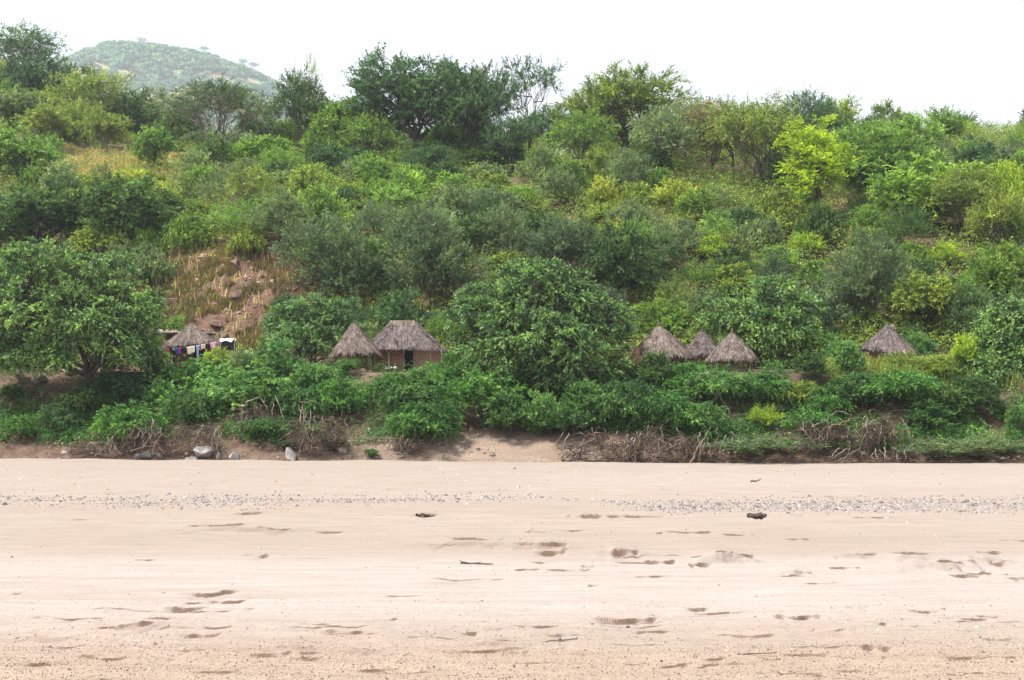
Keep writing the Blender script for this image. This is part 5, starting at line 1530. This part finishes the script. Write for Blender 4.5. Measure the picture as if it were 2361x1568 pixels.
# grey block at the yard edge
Y = 112.2; p = at(742, 864, Y); s = Y / F
mb = MB(); bmq = bmesh.new(); bmesh.ops.create_cube(bmq, size=1); bmesh.ops.scale(bmq, vec=(23 * s, .7, 15 * s), verts=bmq.verts)
bmesh.ops.bevel(bmq, geom=bmq.edges[:], offset=.05, segments=2, affect='EDGES')
me = bpy.data.meshes.new('block'); bmq.to_mesh(me); bmq.free(); me.materials.append(ROCKG)
a = me.attributes.new('rnd', 'FLOAT', 'FACE'); a.data.foreach_set('value', np.full(len(me.polygons), .5, np.float32))
o = bpy.data.objects.new('stone_block', me); C.objects.link(o); pz = at(742, 858, Y); o.location = [float(v) for v in pz]
tag(o, 'squared pale grey block among the shrubs left of the open shelter', 'block')
lump('small white thing resting on top of the grey block', 'pebble', 747, 850.5, 112.1, 4, 4.5, plain_mat('white_b4', (0.75, 0.78, 0.8), .7, .05), 8, 'stone')
# low fence of sticks in the dark under the left tree
o = empty('stick_fence', at(205, 845, 113.5), 0, 'dark reddish sticks standing in the shade beside the left tree trunk', 'fence')
o.location.z = float(ground(o.location.x, 113.5)); po = np.array(o.location)
for k, px in enumerate((197, 203, 207, 211)):
    A = at(px, 848, 113.5) - po; B = at(px + rv.normal(0, 2), 805 + 6 * k, 113.5) - po; A[2] = -.2
    pole(o, 'stick', A, B, .05, plain_mat('red_stick', (0.2, 0.09, 0.06)), rv)
# path of pale earth down from the yard is part of the ground; driftwood on the sand
def drift(label, pts, r0, r1, mat=None, name='driftwood', subs=()):
    px, py = pts[0]; Y = 4.0 / ((py - 935.0) / F)
    org = np.array([ray(px, py)[0] * Y, Y, 0.0]); org[2] = float(sandz(org[0], org[1])[0])
    rng = np.random.default_rng(int(px))
    def P(a, b, up): return np.array([(a - px) * Y / F, rng.normal(0, .02), (py - b) * Y / F + r0 * .6 + up])
    mb = MB(); L = np.array([P(a, b, 0) for a, b in pts]); n = len(L)
    t = np.linspace(0, n - 1, n * 3); L = np.stack([np.interp(t, np.arange(n), L[:, k]) for k in range(3)], -1)
    L[1:-1] += rng.normal(0, r0 * .25, L[1:-1].shape)
    L[:, 2] = np.maximum(L[:, 2], 0.0)
    tube(mb, L, np.linspace(r0, r1, len(L)), 6, .5)
    for sp in subs: tube(mb, np.array([P(a, b, 0) for a, b in sp]), [r1 * 1.2, r1 * .5] if len(sp) == 2 else np.linspace(r1 * 1.2, r1 * .5, len(sp)), 5, .3)
    ob = mb.build(name, mat or TWIG, None, True, org); return tag(ob, label, 'driftwood')
drift('dark forked twig lying on the smooth sand in the centre', [(1062,1297),(1085,1300),(1110,1298),(1136,1300)], .035, .012, None, 'driftwood', [((1085,1299),(1070,1294)),((1075,1298),(1058,1291)),((1095,1298),(1110,1295))])
drift('bleached grey bone-like stick in the foreground sand', [(1248,1469),(1270,1465),(1300,1463),(1328,1460)], .014, .03, BARKP, 'driftwood', [((1290,1463),(1285,1459))])
drift('short dark log half buried on the sand right of centre', [(1728,1192),(1745,1192),(1763,1191)], .12, .09, BARK)
drift('thin snag sticking up from the far sand at right', [(1730,1113),(1745,1112),(1755,1107)], .05, .02, None)
drift('small dark driftwood piece on the far sand left of centre', [(960,1186),(978,1185),(1000,1187)], .07, .03, None)
drift('thin dark root lying in the right foreground sand', [(1700,1508),(1740,1506),(1790,1504)], .012, .006, BARK)
for k, (px, py, w, h, lab) in enumerate(((1185,1530,9,8,'brown fist-sized stone in the centre foreground sand'),(1605,1301,14,6,'flat brown clod left of the cracked sand mound'),
        (2000,1499,9,6,'dark stone on a ledge in the right foreground sand'),(1448,1437,12,9,'pale clod sitting in the foreground pit'),(2260,1466,8,6,'brown pebble at the right foreground'),(1622,1302,10,5,'small clod touching the flat brown clod'))):
    Y = 4.0 / ((py - 935.0) / F); rock(lab, px, py, w, h, ROCK if k != 3 else ROCKR, 150 + k, 'stone', Y, 'stone')
    ob = [o for o in C.objects if o.get('label') == lab][0]; ob.location.z = float(sandz(ob.location.x, ob.location.y)[0])

# ------------------------------------------------------------------ air: thin haze round the whole place
def haze():
    bm = bmesh.new(); bmesh.ops.create_cube(bm, size=1)
    lo, hi = np.array([-1700.0, -60, -160]), np.array([1700.0, 3150, 640])
    for v in bm.verts: v.co = [float(lo[k] + (v.co[k] + .5) * (hi[k] - lo[k])) for k in range(3)]
    me = bpy.data.meshes.new('haze'); bm.to_mesh(me); bm.free()
    o = bpy.data.objects.new('haze', me); C.objects.link(o)
    m = bpy.data.materials.new('haze_air'); m.use_nodes = True; t = m.node_tree
    t.nodes.remove(t.nodes['Principled BSDF'])
    v = t.nodes.new('ShaderNodeVolumePrincipled'); v.inputs['Color'].default_value = (0.86, 0.93, 1.0, 1)
    v.inputs['Density'].default_value = HAZE; v.inputs['Anisotropy'].default_value = 0.2
    t.links.new(v.outputs[0], t.nodes['Material Output'].inputs['Volume'])
    me.materials.append(m); tag(o, 'thin bluish haze in the air over the valley', None, None, 'stuff')
HAZE = 0.00017
haze()

# ------------------------------------------------------------------ labels for the plants set out by rule
ordn = ['', 'second', 'third', 'fourth', 'fifth', 'sixth', 'seventh', 'eighth', 'ninth', 'tenth', 'eleventh', 'twelfth']
kindw = {'round': 'leafy tree', 'airy': 'airy tree', 'sparse': 'sparse tree', 'fine': 'feathery tree', 'vase': 'spreading tree', 'column': 'narrow tree', 'flat': 'flat-topped tree', 'broad': 'broad tree',
         'bush': 'leafy shrub', 'upright': 'upright shrub', 'feather': 'feathery shrub', 'mound': 'creeping shrub'}
lands = [(190, 'near the left edge'), (370, 'above the big left tree'), (600, 'above the left hut'), (760, 'above the peaked shrub'), (880, 'above the open shelter'), (1060, 'above the rectangular hut'),
         (1260, 'left of the giant tree'), (1450, 'right of the giant tree'), (1600, 'above biggest round hut'), (1760, 'above the ragged-eaved hut'), (1940, 'above the wide leafy tree'), (2130, 'above the lone hut'), (9999, 'near the right edge')]
bands = [(255, 'on the skyline'), (330, 'just under the skyline'), (400, 'high on the hill'), (470, 'upper slope'), (540, 'middle slope'), (620, 'lower half'), (720, 'lower slope'), (850, 'hill foot'), (9999, 'on the bank')]
groups = {}
for a in ALLP:
    if a[7]: continue
    o, kd, col, px, py = a[:5]
    L = next(w for lim, w in lands if px < lim); B = next(w for lim, w in bands if py < lim)
    if py > 850 or kd == 'mound': L = L.replace('above', 'below')
    big = 'large ' if a[8] > (8 if kd in ('round', 'airy', 'fine', 'vase') else 4.6) else ('small ' if a[8] < (6 if kd in ('round', 'airy', 'fine') else 3.4) else '')
    key = f"{big}{COL[col][1]} {kindw[kd]}, {B}, {L}"
    groups.setdefault(key, []).append(a)
for key, lst in groups.items():
    lst.sort(key=lambda a: a[3])
    for i, a in enumerate(lst):
        tree = a[1] not in ('bush', 'upright', 'feather', 'mound')
        if len(lst) == 1: lab = key
        else:
            pos = ('leftmost' if i == 0 else 'rightmost' if i == len(lst) - 1 else ordn[i] + ' from left') + ' '
            lab = pos + key
        if len(lab.replace('-', ' ').split()) > 16: lab = lab.replace('above the ', 'above ').replace('of the giant', 'of giant').replace('just under the', 'under').replace(' on the skyline', ' skyline')
        a[0]['label'] = lab[0].lower() + lab[1:]
        a[0]['group'] = 'trees of the hillside' if tree else 'shrubs of the hillside'
print('PLANTS', len(ALLP), 'objects', len(C.objects))
